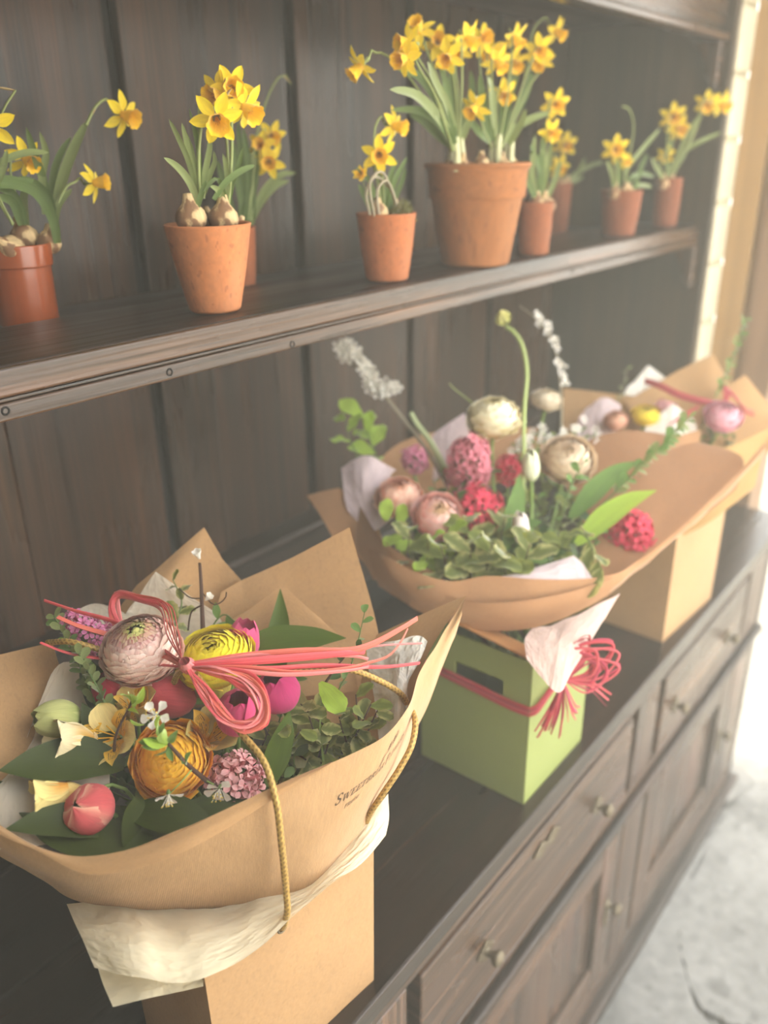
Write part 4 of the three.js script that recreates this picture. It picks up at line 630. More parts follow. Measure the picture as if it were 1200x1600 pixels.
  // right and rear sheets
  rooted('wrapping_paper', 'kraft sheet rising to a point at the right of the nearest bouquet', 'wrapping paper', paperGrid([[[560, 1190, .86], [610, 1150, .85], [648, 1090, .84]], [[560, 1080, .90], [612, 1050, .87], [668, 1025, .842]], [[588, 992, .91], [655, 962, .888], [729, 931, .871]]], { sub: 10, crease: 0.003, seed: 8, uvs: [0.5, 0.5] }), K.kraft);
  rooted('wrapping_paper', 'kraft sheet with a tall square corner at the back of the nearest bouquet', 'wrapping paper', paperGrid([[[330, 1120, .86], [460, 1130, .86], [585, 1130, .87]], [[330, 1000, .915], [450, 1000, .93], [595, 1015, .925]], [[345, 925, .93], [455, 872, .94], [546, 824, .93]]].map((r, i) => i === 2 ? [r[0], [380, 906, .94], r[1], r[2]] : [r[0], [lerp(r[0][0], r[1][0], .5), lerp(r[0][1], r[1][1], .5), r[0][2]], r[1], r[2]]), { sharp: true, sub: 9, crease: 0.003, seed: 12, uvs: [0.5, 0.5] }), K.kraft);
  rooted('wrapping_paper', 'kraft sheet pointing up behind the pink ranunculus and twig', 'wrapping paper', paperGrid([[[150, 1090, .88], [260, 1110, .88], [390, 1100, .89]], [[165, 985, .905], [280, 960, .93], [392, 945, .945]], [[214, 914, .93], [268, 868, .94], [319, 824, .945], [348, 874, .95], [379, 909, .95]]].map((r) => r.length === 5 ? r : [r[0], [lerp(r[0][0], r[1][0], .5), lerp(r[0][1], r[1][1], .5), r[0][2]], r[1], [lerp(r[2][0], r[1][0], .5), lerp(r[2][1], r[1][1], .5), r[2][2]], r[2]]), { sharp: true, sub: 8, crease: 0.003, seed: 15, uvs: [0.5, 0.5] }), K.kraft);
  rooted('wrapping_paper', 'kraft sheet folded out at the left edge of the nearest bouquet', 'wrapping paper', paperGrid([[[-90, 1262, .68], [20, 1270, .70], [140, 1260, .755]], [[-90, 1150, .705], [10, 1140, .74], [120, 1130, .80]], [[-90, 1046, .755], [-5, 1024, .80], [82, 1003, .845]]], { sub: 8, crease: 0.004, seed: 18, uvs: [0.5, 0.5] }), K.kraft);
  rooted('tissue_paper', 'kraft tissue corner standing inside the nearest bouquet behind the pointed leaf', 'tissue paper', paperGrid([[[300, 1080, .87], [430, 1090, .87], [560, 1080, .875]], [[292, 1005, .895], [420, 985, .905], [545, 1010, .90]], [[380, 958, .905], [443, 914, .915], [500, 968, .91]]], { sharp: true, sub: 7, crease: 0.003, seed: 21, uvs: [0.4, 0.4] }), K.kraft);
  rooted('tissue_paper', 'pale tissue corner standing behind the pink ranunculus', 'tissue paper', paperGrid([[[180, 1030, .88], [260, 1040, .88], [345, 1020, .89]], [[195, 962, .89], [262, 965, .90], [345, 968, .905]], [[215, 930, .90], [243, 893, .905], [300, 932, .91]]], { sharp: true, sub: 7, crease: 0.004, seed: 23, uvs: [0.5, 0.5] }), K.tissue);
  rooted('tissue_paper', 'rounded pale tissue behind the lilac hyacinth at the left', 'tissue paper', paperGrid([[[100, 1010, .86], [150, 1020, .86], [205, 1010, .865]], [[108, 972, .87], [150, 968, .875], [200, 965, .875]], [[115, 956, .875], [148, 943, .88], [186, 952, .88]]], { sub: 6, crease: 0.003, seed: 25, uvs: [0.4, 0.4] }), K.tissue);
  rooted('tissue_paper', 'thin translucent tissue lining the left side of the nearest bouquet', 'tissue paper', paperGrid([[[-30, 1330, .668], [60, 1320, .68], [170, 1300, .70]], [[-20, 1245, .69], [50, 1200, .72], [170, 1190, .745]], [[26, 1194, .73], [59, 1140, .76], [150, 1120, .79]], [[64, 1100, .77], [100, 1034, .81], [165, 1060, .83]]], { sub: 7, crease: 0.004, seed: 27, uvs: [0.6, 0.8] }), K.tissue);
  rooted('tissue_paper', 'glossy crumpled white tissue inside the right flap of the nearest bouquet', 'tissue paper', paperGrid([[[592, 1160, .80], [620, 1150, .80], [640, 1130, .80]], [[582, 1095, .832], [622, 1085, .805], [640, 1070, .815]], [[574, 1045, .85], [620, 1040, .835], [658, 1030, .825]], [[571, 1006, .865], [618, 1004, .85], [657, 994, .845], [668, 1002, .842]]].map((r) => r.length === 4 ? r : [r[0], r[1], [lerp(r[1][0], r[2][0], .6), lerp(r[1][1], r[2][1], .6), r[2][2]], r[2]]), { sub: 9, crease: 0.007, freq: 26, seed: 29, uvs: [0.7, 0.7] }), K.white);
  const gTop = [[104, 1409, .742], [180, 1404, .752], [280, 1418, .752], [380, 1408, .754], [470, 1384, .760], [550, 1312, .788], [606, 1240, .818]];
  rooted('tissue_paper', 'long glassine flap hanging below the kraft paper over the nearest bag', 'tissue paper', paperGrid([[[148, 1512, .675], [215, 1528, .660], [300, 1530, .662], [405, 1482, .694], [492, 1398, .728], [562, 1352, .765], [600, 1305, .80]], [[126, 1462, .694], [200, 1468, .682], [290, 1474, .686], [395, 1446, .714], [485, 1390, .740], [560, 1334, .773], [606, 1278, .81]], gTop], { sub: 8, crease: 0.005, freq: 20, seed: 31, uvs: [1.4, 0.6] }), K.glassine);
  rooted('tissue_paper', 'lower glassine corner peeping out at the left under the longer flap', 'tissue paper', paperGrid([[[176, 1573, .675], [230, 1560, .678], [270, 1553, .686], [318, 1542, .690]], [[158, 1530, .690], [225, 1515, .694], [270, 1510, .70], [318, 1504, .706]], [[135, 1440, .725], [210, 1440, .732], [270, 1440, .734], [320, 1440, .738]]], { sub: 7, crease: 0.003, freq: 20, seed: 33, uvs: [0.5, 0.4] }), K.glassine);
}
{ // raffia bow laid over the flowers
  const bow = thing('raffia_bow', 'large coral raffia bow with long tails tied over the nearest bouquet', 'bow', atD(293, 1040, 0.718)); bow.updateMatrixWorld(true);
  const A = raffia(0xf9646a), B = raffia(0xf67a66), C2 = raffia(0xff9490), w = (a) => a.map(([u, v, d]) => atD(u, v, d)), mt = [A, B, C2];
  const jr = rng(19), S = (pts, r = 0.0024, k = 0, tw = 1.2, j = 0) => strand(bow, w(pts.map(([u, v, d], i) => i && i < pts.length - 1 ? [u + j * (jr() - 0.5), v + j * (jr() - 0.5), d + 0.0005 * j * (jr() - 0.5)] : [u, v, d])), r, mt[k % 3], tw);
  // tails to the right
  S([[296, 1038, .716], [370, 1026, .722], [470, 1018, .732], [560, 1014, .745], [630, 980, .765], [652, 966, .775]], 0.0042, 1, 0.3); S([[296, 1040, .714], [380, 1034, .720], [480, 1026, .732], [545, 1020, .742], [570, 1018, .75]], 0.0044, 0, 0.4);
  S([[296, 1042, .713], [390, 1042, .720], [460, 1050, .728], [540, 1044, .742], [574, 1036, .752], [608, 1024, .762], [628, 1000, .77], [637, 982, .776]], 0.0020, 1); S([[298, 1040, .715], [420, 1044, .724], [500, 1040, .738], [600, 1042, .758], [656, 1036, .774]], 0.0026, 0);
  S([[296, 1036, .717], [400, 1030, .724], [520, 1018, .742], [600, 1008, .76], [660, 1005, .776]], 0.0014, 2); S([[298, 1042, .712], [360, 1046, .716], [440, 1054, .724], [540, 1048, .742], [576, 1042, .752]], 0.0024, 2); S([[300, 1038, .715], [400, 1024, .724], [500, 1024, .738], [560, 1026, .748], [575, 1030, .752]], 0.0024, 2, 0.5);
  // tails to the left, passing behind the ranunculus
  S([[286, 1036, .728], [230, 1000, .80], [180, 972, .80], [120, 955, .80], [69, 938, .80]], 0.0030, 0, 0.6); S([[286, 1040, .728], [225, 1010, .80], [170, 992, .795], [120, 977, .79], [90, 964, .79]], 0.0040, 1, 0.4);
  S([[284, 1042, .728], [220, 1036, .79], [150, 1028, .78], [105, 1020, .78], [63, 1004, .78]], 0.0026, 0); 
  // upper loop
  for (let k = 0; k < 6; k++) { const o = k * 2.2 - 6, q = (k % 3) * 0.006; S([[284, 1030, .728], [268 - o, 985 + o, .77], [258 - o, 948 + o * .6, .785], [222, 936 + o * .5, .80 + q], [184 + o * .6, 929 + o * .4, .81 + q], [178 + o * .7, 945, .81 + q], [186 + o, 975, .81], [200, 992, .81], [230, 1010, .80]], 0.0018 + 0.0006 * (k % 2), k, 1.4, 7); }
  // lower loop
  for (let k = 0; k < 11; k++) { const o = (k - 5) * 1.7, q = 0.003 * sin(k * 2.3), e = k % 2; S([[296, 1042, .714], [330 + o, 1046 - o * .3, .704 + q], [380 + o * 1.3, 1064 - o * .8, .700 + q], [408 + o * .9, 1090 - o * .5, .700 + q], [406 + o * .8, 1122 + o * .6, .698 + q], [378 + o * .3, 1137 + o * .7, .695 + q], [346 - o * .5, 1118 + o * .3, .697 + q], [318 - o * .9, 1080, .705 + q], [294, 1046, .713]], 0.0014 + 0.0008 * e, k, 1.2, 12); }
  S([[294, 1044, .712], [322, 1096, .70], [352, 1128, .694], [384, 1140, .694]], 0.0028, 0); S([[388, 1132, .697], [382, 1146, .70], [380, 1156, .702]], 0.0022, 0);
  mesh('knot', sheet(14, 10, (u, v) => { const a = u * 2 * PI, y = (v - 0.5) * 0.013, r = 0.0072 * sqrt(max(0, 1 - (1.7 * (v - 0.5)) ** 2)) + 0.0012 + 0.0006 * sin(v * 20); return [cos(a) * r * 0.8, y, sin(a) * r]; }), C2, bow).rotation.z = 0.4;
}
{ // flowers
  const c = lin, at = onY;
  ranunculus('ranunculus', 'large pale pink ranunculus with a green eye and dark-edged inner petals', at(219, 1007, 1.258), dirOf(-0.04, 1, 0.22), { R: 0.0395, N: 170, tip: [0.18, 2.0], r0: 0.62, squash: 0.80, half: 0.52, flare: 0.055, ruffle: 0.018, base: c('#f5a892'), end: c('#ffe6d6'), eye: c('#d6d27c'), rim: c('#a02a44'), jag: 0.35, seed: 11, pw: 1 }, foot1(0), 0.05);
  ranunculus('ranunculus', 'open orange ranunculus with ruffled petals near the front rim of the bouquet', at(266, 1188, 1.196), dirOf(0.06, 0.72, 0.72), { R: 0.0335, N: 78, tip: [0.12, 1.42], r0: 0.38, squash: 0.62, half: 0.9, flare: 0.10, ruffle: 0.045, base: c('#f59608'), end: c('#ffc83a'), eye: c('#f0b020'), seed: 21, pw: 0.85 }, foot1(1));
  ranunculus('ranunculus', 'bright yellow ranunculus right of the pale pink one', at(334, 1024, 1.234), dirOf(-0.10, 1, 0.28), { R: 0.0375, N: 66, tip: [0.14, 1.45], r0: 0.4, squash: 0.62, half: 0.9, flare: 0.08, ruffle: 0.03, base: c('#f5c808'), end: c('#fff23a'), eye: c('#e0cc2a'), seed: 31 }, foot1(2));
  const pinkB = c('#d9a05a'), pink = c('#d83a6e'), coral = c('#dd5a55');
  const lf = (pts, w, o = {}) => ({ pts: pts.map(([u, v, d]) => atD(u, v, d)), w, ...o });
  tulip('tulip', 'magenta tulip with a pale stem right of the raffia loop', at(442, 1102, 1.205), dirOf(-0.12, 0.92, 0.3), { R: 0.0215, H: 0.043, base: c('#b05a5e'), end: c('#b8326a'), seed: 2, spin: 0.5, leaf: [lf([[470, 1200, .80], [468, 1130, .81], [452, 1080, .825], [430, 1050, .84]], 0.03, { mat: thinLeaf(0xb9b478) })] }, foot1(3));
  tulip('tulip', 'pink tulip with an orange base inside the raffia loop', at(372, 1136, 1.205), dirOf(0.14, 0.9, 0.35), { R: 0.0205, H: 0.05, base: c('#d98c2c'), end: c('#cf4876'), seed: 3, spin: 1.1 }, foot1(4));
  tulip('tulip', 'coral pink tulip lying under the pale pink ranunculus', at(305, 1096, 1.185), dirOf(-0.9, 0.45, 0.35), { R: 0.021, H: 0.056, base: c('#c9605a'), end: c('#dc5a62'), seed: 4, spin: 0.2 }, foot1(5), 0.02);
  tulip('tulip', 'pink tulip behind the yellow ranunculus', at(372, 1036, 1.21), dirOf(0.25, 1, -0.3), { R: 0.018, H: 0.043, base: c('#d07a60'), end: c('#d2527e'), seed: 5, spin: 0.8, open: 0.5, leaf: [lf([[400, 1120, .83], [425, 1040, .865], [437, 975, .885], [438, 920, .895]], 0.030, { face: AZ.clone().negate() }), lf([[360, 1040, .845], [420, 1008, .85], [490, 998, .85], [541, 997, .848]], 0.036, { face: V(0, 0.8, 0.6), mat: F.lily })] }, foot1(6));
  tulip('tulip', 'dark red tulip half hidden below the pale pink ranunculus', at(186, 1112, 1.19), dirOf(-0.2, 1, 0.0), { R: 0.018, H: 0.042, base: c('#8e1c2c'), end: c('#c02844'), seed: 6, leaf: [lf([[190, 1130, .80], [160, 1090, .80], [140, 1050, .80], [128, 1020, .80]], 0.03, { face: V(-0.3, 0.5, 0.8), mat: F.lilyDark })] }, foot1(7));
  tulip('peony_tulip', 'round coral peony tulip bud at the lower left of the bouquet', at(160, 1270, 1.165), dirOf(-0.25, 0.75, 0.6), { R: 0.0215, H: 0.042, base: c('#b8434a'), end: c('#d45a5c'), n: 9, open: 0.12, seed: 7, round: 0.35, streak: 0.55 }, foot1(8), 0.02);
  tulip('tulip', 'pale green closed tulip at the left edge of the front bouquet', at(128, 1122, 1.21), dirOf(-0.85, 0.35, 0.5), { R: 0.0175, H: 0.042, base: c('#8f9c52'), end: c('#bfc07a'), open: 0.45, seed: 8 }, foot1(9), 0.02);
  tulip('tulip', 'yellow tulip peeping from under the raffia knot', at(342, 1082, 1.195), dirOf(0.1, 0.9, 0.4), { R: 0.014, H: 0.035, base: c('#c9b030'), end: c('#f2dc62'), seed: 9 }, foot1(10));
  alstroemeria('alstroemeria', 'yellow alstroemeria with dark streaks left of the orange ranunculus', at(188, 1152, 1.20), dirOf(-0.25, 0.7, 0.7), { s: 1.0, spin: 0.4, seed: 1 }, foot1(11));
  alstroemeria('alstroemeria', 'closed yellow alstroemeria directly below the pale pink ranunculus', at(216, 1128, 1.19), dirOf(0.05, 1, 0.1), { s: 1.05, spin: 0.9, open: 0.3, tone: [0.75, 0.58, 0.2], seed: 2 }, foot1(12));
  alstroemeria('alstroemeria', 'dull yellow alstroemeria right of the orange ranunculus', at(322, 1160, 1.19), dirOf(0.35, 0.8, 0.3), { s: 1.0, spin: 0.2, open: 0.55, tone: [0.62, 0.47, 0.15], seed: 3 }, foot1(13));
  freesia('freesia', 'cream freesia with an orange throat facing left', at(138, 1158, 1.20), dirOf(-0.75, 0.45, 0.55), { s: 1.18, spin: 0.3, out: [0.92, 0.80, 0.48], seed: 1 }, foot1(14));
  freesia('freesia', 'yellow freesia left of the round coral bud', at(104, 1240, 1.185), dirOf(-0.85, 0.25, 0.5), { s: 0.98, spin: 1.2, out: [0.90, 0.74, 0.28], inn: [0.8, 0.35, 0.04], seed: 2 }, foot1(15));
  cluster('viburnum', 'cluster of dusty pink tubular blooms beside the orange ranunculus', at(368, 1222, 1.165), dirOf(0.1, 0.8, 0.6), { n: 46, rx: 0.024, ry: 0.018, s: 1.25, geo: longFloret, wild: 1.1, mat: petalStd({ color: 0xf6dcda }), seed: 4 }, foot1(16));
  cluster('hyacinth', 'lilac pink hyacinth at the far left behind the raffia', at(138, 992, 1.245), dirOf(-0.5, 0.8, 0.2), { n: 44, rx: 0.018, ry: 0.03, mat: petalStd({ color: 0xf4b8ee }), seed: 5, span: 2.2 }, foot1(17));
}
{ // twigs of cherry
  const W = (a) => a.map(([u, v, d]) => atD(u, v, d));
  const tw = (name, label, pts, r, mat) => { const p = W(pts), t = flowerThing(name, label, 'branch', p[0]); mesh('twig', tube(p.map((q) => q.clone().sub(p[0])), (k) => r * (1.2 - 0.5 * k), { seg: 24, sides: 7 }), mat, t); t.L = (u, v, d) => t.worldToLocal(atD(u, v, d)); return t; };
  const leaf = (t, u, v, d, dir, s = 1, spin = 0, m = F.lime) => { const l = mesh('leaf', LEAF.cherry[floor(u) % 4], m, t); l.position.copy(t.L(u, v, d)); aim(l, dir, spin); l.scale.setScalar(s); };
  let t = tw('cherry_twig', 'dark twig with white blossom and lime leaves crossing the orange ranunculus', [[345, 1235, .735], [318, 1216, .70], [292, 1194, .685], [272, 1172, .672], [263, 1162, .668]], 0.0021, F.twig);
  blossom(t, t.L(244, 1118, .676), dirOf(-0.1, 0.75, 0.65), 1.05, 0.3); mesh('stalk', tube([t.L(254, 1152, .67), t.L(248, 1135, .674), t.L(244, 1121, .677)], 0.0006, { seg: 6, sides: 5 }), F.stem, t);
  blossom(t, t.L(263, 1241, .678), dirOf(0.1, -0.55, 0.75), 1.0, 0.8); mesh('stalk', tube([t.L(300, 1202, .688), t.L(280, 1225, .68), t.L(266, 1239, .68)], 0.0006, { seg: 6, sides: 5 }), F.stem, t);
  blossom(t, t.L(343, 1232, .70), dirOf(-0.1, -0.15, 0.95), 1.1, 1.4); mesh('stalk', tube([t.L(322, 1220, .702), t.L(334, 1226, .70)], 0.0006, { seg: 4, sides: 5 }), F.stem, t);
  for (const [u, v, dx, dy, s, sp] of [[262, 1162, -.2, 1, 1.5, 0], [262, 1162, -1, .35, 1.3, .5], [258, 1160, -.8, -.15, 1.1, 1], [264, 1160, .5, .8, .9, 2], [256, 1156, -.9, .1, 1.2, 3], [250, 1148, -.1, 1, 1.4, 1], [252, 1150, .2, .9, .9, 2], [262, 1166, .2, -.6, .8, 0], [292, 1194, .1, 1, 1.0, 1], [290, 1192, -.3, .5, .6, 1], [266, 1166, -.7, -.6, .9, 2]]) leaf(t, u, v, .668, dirOf(dx, dy, 0.35), s * 1.15, sp, s > 1.2 ? F.lime : F.mid);
  t = tw('cherry_twig', 'thin brown twig with a lime bud over the yellow alstroemeria', [[178, 1180, .74], [181, 1150, .71], [190, 1128, .70], [200, 1110, .695], [206, 1095, .69]], 0.0013, F.twig);
  for (const [u, v, dx, dy, s] of [[206, 1100, .3, 1, 1.3], [206, 1097, -.2, 1, 1.0], [205, 1102, .7, .5, .8], [200, 1110, .9, .2, .8], [210, 1100, .8, 1, 1.1], [204, 1124, .6, -.3, .8]]) leaf(t, u, v, .69, dirOf(dx, dy, 0.3), s * 1.2, u);
  t = tw('cherry_twig', 'upright dark twig with a white bud rising against the kraft paper', [[318, 1010, .84], [316, 960, .855], [314, 910, .87], [312, 880, .88]], 0.0023, F.twig);
  for (const [u, v, d, s] of [[312, 873, .88, 1], [321, 938, .86, .85]]) { const b = grp('bud', t); b.position.copy(t.L(u, v, d)); b.scale.setScalar(s); aim(b, dirOf(v < 900 ? -0.2 : 0.8, 0.9, 0.2)); for (let k = 0; k < 5; k++) petalAt(mesh('petal', cherryPetal[k % 3], F.white, b), k * 1.2566, 0.22, 0.0012); }
  mesh('side_twig', tube([t.L(316, 945, .857), t.L(300, 955, .86), t.L(296, 968, .862), t.L(294, 985, .86)], 0.0009, { seg: 8, sides: 5 }), F.twig, t); mesh('side_twig', tube([t.L(315, 925, .865), t.L(335, 945, .862), t.L(352, 935, .865), t.L(354, 925, .866)], 0.0007, { seg: 8, sides: 5 }), F.twig, t); mesh('side_twig', tube([t.L(315, 935, .862), t.L(298, 934, .866), t.L(280, 920, .872)], 0.0007, { seg: 8, sides: 5 }), F.twig, t);
}
{ // foliage
  const W = (a) => a.map(([u, v, d]) => atD(u, v, d)), R = rng(77);
  const mixP = [F.pitto], pitG = { geos: [...LEAF.pitto, ...LEAF.pittoGreen], mat: F.pitto };
  sprig('leafy_sprig', 'small-leaved green sprig on the far left of the front bouquet', W([[190, 1160, .78], [150, 1100, .785], [125, 1040, .79], [100, 990, .80], [84, 962, .80]]), { geos: LEAF.small, mat: [F.mid, F.daffLeaf], n: 20, s: 1.05, seed: 3, pair: 2, from: 0.15, taper: 0.25 });
  sprig('leafy_sprig', 'second small-leaved sprig hanging under the left raffia tails', W([[200, 1150, .77], [170, 1110, .765], [150, 1070, .765], [122, 1020, .775]]), { geos: LEAF.small, mat: F.daffLeaf, n: 12, s: 1.0, seed: 4, pair: 2, taper: 0.2 });
  sprig('leafy_sprig', 'thin sprig with tiny leaves rising before the right paper flap', W([[512, 1110, .80], [548, 1040, .80], [560, 1000, .80], [570, 955, .80]]), { geos: LEAF.small, mat: [F.daffLeaf, F.mid], n: 9, s: 0.85, seed: 5, r: 0.0009, taper: 0.1 });
  sprig('leafy_sprig', 'dark leafy sprig behind the yellow ranunculus', W([[340, 1040, .84], [330, 985, .86], [350, 960, .865], [368, 972, .86]]), { geos: LEAF.dark, mat: F.mid, n: 6, s: 0.75, seed: 6 });
  sprig('leafy_sprig', 'variegated sprig in front of the pale tissue corner', W([[270, 1010, .86], [276, 970, .872], [284, 940, .885], [270, 905, .895]]), { geos: [...LEAF.pitto], mat: F.pitto, n: 8, s: 0.8, seed: 7, lean: 1.0 });
  sprig('leafy_sprig', 'twig with small dark leaves crossing the right raffia tails', W([[500, 1080, .80], [520, 1050, .80], [545, 1020, .80], [560, 1012, .80]]), { geos: LEAF.small, mat: F.dark, n: 7, s: 1.2, seed: 8, stemMat: F.twig });
  const lm = sprig('leafy_sprig', 'bright lime wavy leaf lit up at the right of the bouquet', W([[505, 1190, .80], [500, 1130, .785], [506, 1090, .775], [512, 1078, .772]]), { geos: LEAF.lime, mat: F.lime, n: 2, from: 0.93, s: 0.01, seed: 9, r: 0.001, stemMat: F.stem });
  { const l = mesh('leaf', LEAF.lime[1], F.lime, lm); l.position.copy(lm.worldToLocal(atD(500, 1066, .77))); l.scale.setScalar(1.0); const d = dirOf(0.62, -0.72, 0.35), z = AZ.clone().addScaledVector(d, -AZ.dot(d)).normalize(), x = new THREE.Vector3().crossVectors(d, z); l.quaternion.setFromRotationMatrix(new THREE.Matrix4().makeBasis(x, d, z)); }
  const spots = [[470, 1180, 440, 1130], [500, 1175, 480, 1110], [540, 1165, 530, 1120], [560, 1140, 556, 1085], [520, 1150, 470, 1100], [450, 1200, 420, 1160], [480, 1190, 450, 1170], [550, 1160, 580, 1100], [430, 1200, 470, 1140], [400, 1190, 420, 1140], [570, 1150, 590, 1110], [505, 1185, 520, 1140]];
  spots.forEach(([u0, v0, u1, v1], i) => sprig('pittosporum_sprig', 'variegated pittosporum sprig among the dense leaves at the right of the front bouquet', W([[u0 * .4 + 440 * .6, v0 * .5 + 650, .86], [u0, v0, .805 + 0.004 * (i % 3)], [lerp(u0, u1, .6), lerp(v0, v1, .6), .79], [u1, v1, .775 + 0.006 * (i % 4)]]), { ...pitG, n: 8, s: 0.92, seed: 20 + i, from: 0.35, lean: 1.05, taper: 0.3, group: 'pittosporum in the front bouquet', stemMat: F.twig }));
  // long leaves at the lower left
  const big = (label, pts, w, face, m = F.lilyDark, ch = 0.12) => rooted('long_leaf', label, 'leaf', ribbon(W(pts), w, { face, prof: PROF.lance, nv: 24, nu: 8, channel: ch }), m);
  big('long dark leaf pointing left above the yellow freesia', [[195, 1195, .735], [130, 1185, .722], [60, 1193, .705], [-2, 1204, .69]], 0.040, V(0.1, 0.75, 0.65));
  big('dark leaf pointing left below the yellow freesia', [[190, 1300, .705], [130, 1282, .692], [70, 1284, .68], [8, 1296, .667]], 0.030, V(0.0, 0.8, 0.6));
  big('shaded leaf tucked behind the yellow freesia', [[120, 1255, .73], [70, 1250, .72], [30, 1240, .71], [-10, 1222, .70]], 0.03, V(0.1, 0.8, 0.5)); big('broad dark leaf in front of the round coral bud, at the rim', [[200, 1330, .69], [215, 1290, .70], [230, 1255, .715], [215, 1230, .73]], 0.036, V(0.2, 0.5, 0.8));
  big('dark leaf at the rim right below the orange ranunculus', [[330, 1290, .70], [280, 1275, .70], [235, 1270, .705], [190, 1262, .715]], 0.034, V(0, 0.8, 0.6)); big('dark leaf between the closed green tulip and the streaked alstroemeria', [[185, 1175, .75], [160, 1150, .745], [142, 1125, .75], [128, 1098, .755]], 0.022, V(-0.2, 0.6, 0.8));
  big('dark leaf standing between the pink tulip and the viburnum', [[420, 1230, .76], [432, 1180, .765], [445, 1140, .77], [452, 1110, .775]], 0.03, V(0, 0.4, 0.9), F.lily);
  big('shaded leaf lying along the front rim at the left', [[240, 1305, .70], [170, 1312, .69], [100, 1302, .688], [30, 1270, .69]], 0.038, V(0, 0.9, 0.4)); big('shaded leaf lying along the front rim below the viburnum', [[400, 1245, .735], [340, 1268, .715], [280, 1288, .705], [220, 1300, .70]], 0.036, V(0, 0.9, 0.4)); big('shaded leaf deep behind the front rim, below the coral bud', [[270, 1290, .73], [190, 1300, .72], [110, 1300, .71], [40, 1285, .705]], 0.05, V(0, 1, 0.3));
  // dim leaves deep between the stems
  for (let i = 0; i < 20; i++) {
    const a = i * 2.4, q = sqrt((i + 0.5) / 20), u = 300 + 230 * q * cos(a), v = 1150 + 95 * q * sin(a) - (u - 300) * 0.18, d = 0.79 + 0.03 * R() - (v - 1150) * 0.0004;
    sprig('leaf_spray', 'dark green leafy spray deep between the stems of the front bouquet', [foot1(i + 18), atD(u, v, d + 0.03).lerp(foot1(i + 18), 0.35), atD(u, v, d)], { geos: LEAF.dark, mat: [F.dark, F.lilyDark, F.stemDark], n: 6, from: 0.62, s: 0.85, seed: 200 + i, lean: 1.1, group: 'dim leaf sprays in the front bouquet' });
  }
}

// ---------------------------------------------------------------- the middle bouquet in a green box
const W3 = (a) => a.map(([u, v, d]) => atD(u, v, d));
const NECK2 = V(0.90, 1.03, 0.355), foot2 = (i) => NECK2.clone().add(V(0.0085 * sqrt(i + 0.5) * sin(i * 2.4), 0.002 * (i % 7), 0.0085 * sqrt(i + 0.5) * cos(i * 2.4)));
{
  const b = thing('flower_box', 'lime green card box holding the middle bouquet', 'box', V(0.885, CT + 0.0004, 0.357)), X = 0.0855, Z = 0.0855, H = 0.225;
  const greenMap = tex(256, 256, (u, v) => { const k = 0.95 + 0.08 * (fbm(u, v, 8, 8, 4, 411) - 0.5); return [k, k, k]; }), g = std({ color: 0x88924e, map: greenMap, roughness: 0.62 }), gi = std({ color: 0x8b9a48, map: greenMap, roughness: 0.8 });
  const wall = (w, tx, tz, ry, t0 = 0) => { const m = mesh('side_panel', block(w, H, 0.0025, 0.0011, 'y').translate(0, H / 2, 0), g, b); m.position.set(tx, 0, tz); m.rotation.y = ry; return m; };
  wall(2 * X, 0, Z - 0.00125, 0); wall(2 * X, 0, -Z + 0.00125, 0);
  wall(2 * Z - 0.0051, X - 0.00125, 0, PI / 2);
  // left panel with its rectangular hand hole
  const s = new THREE.Shape(); s.moveTo(-Z + 0.0026, 0); s.lineTo(Z - 0.0026, 0); s.lineTo(Z - 0.0026, H); s.lineTo(-Z + 0.0026, H); s.closePath(); const h = new THREE.Path(); h.moveTo(-0.03, 0.158); h.lineTo(0.045, 0.158); h.lineTo(0.045, 0.183); h.lineTo(-0.03, 0.183); h.closePath(); s.holes.push(h);
  const lp = mesh('side_panel', new THREE.ExtrudeGeometry(s, { depth: 0.0025, bevelEnabled: false }), g, b); lp.rotation.y = -PI / 2; lp.position.set(-X + 0.0025, 0, 0);
  mesh('base_panel', block(2 * X - 0.0052, 0.0025, 2 * Z - 0.0052, 0.0008).translate(0, 0.0015, 0), gi, b);
  const fl = mesh('lid_flap', block(0.135, 0.003, 0.045, 0.0012, 'x').translate(0, 0, 0), std({ color: 0xc9a77c, map: kraftMap, roughness: 0.8 }), b); fl.position.copy(b.worldToLocal(atD(778, 1000, 1.065))); b.updateMatrixWorld(true); fl.position.copy(b.worldToLocal(atD(765, 990, 1.075))); fl.rotation.set(0.35, PI / 2, 0.1, 'YXZ');
}
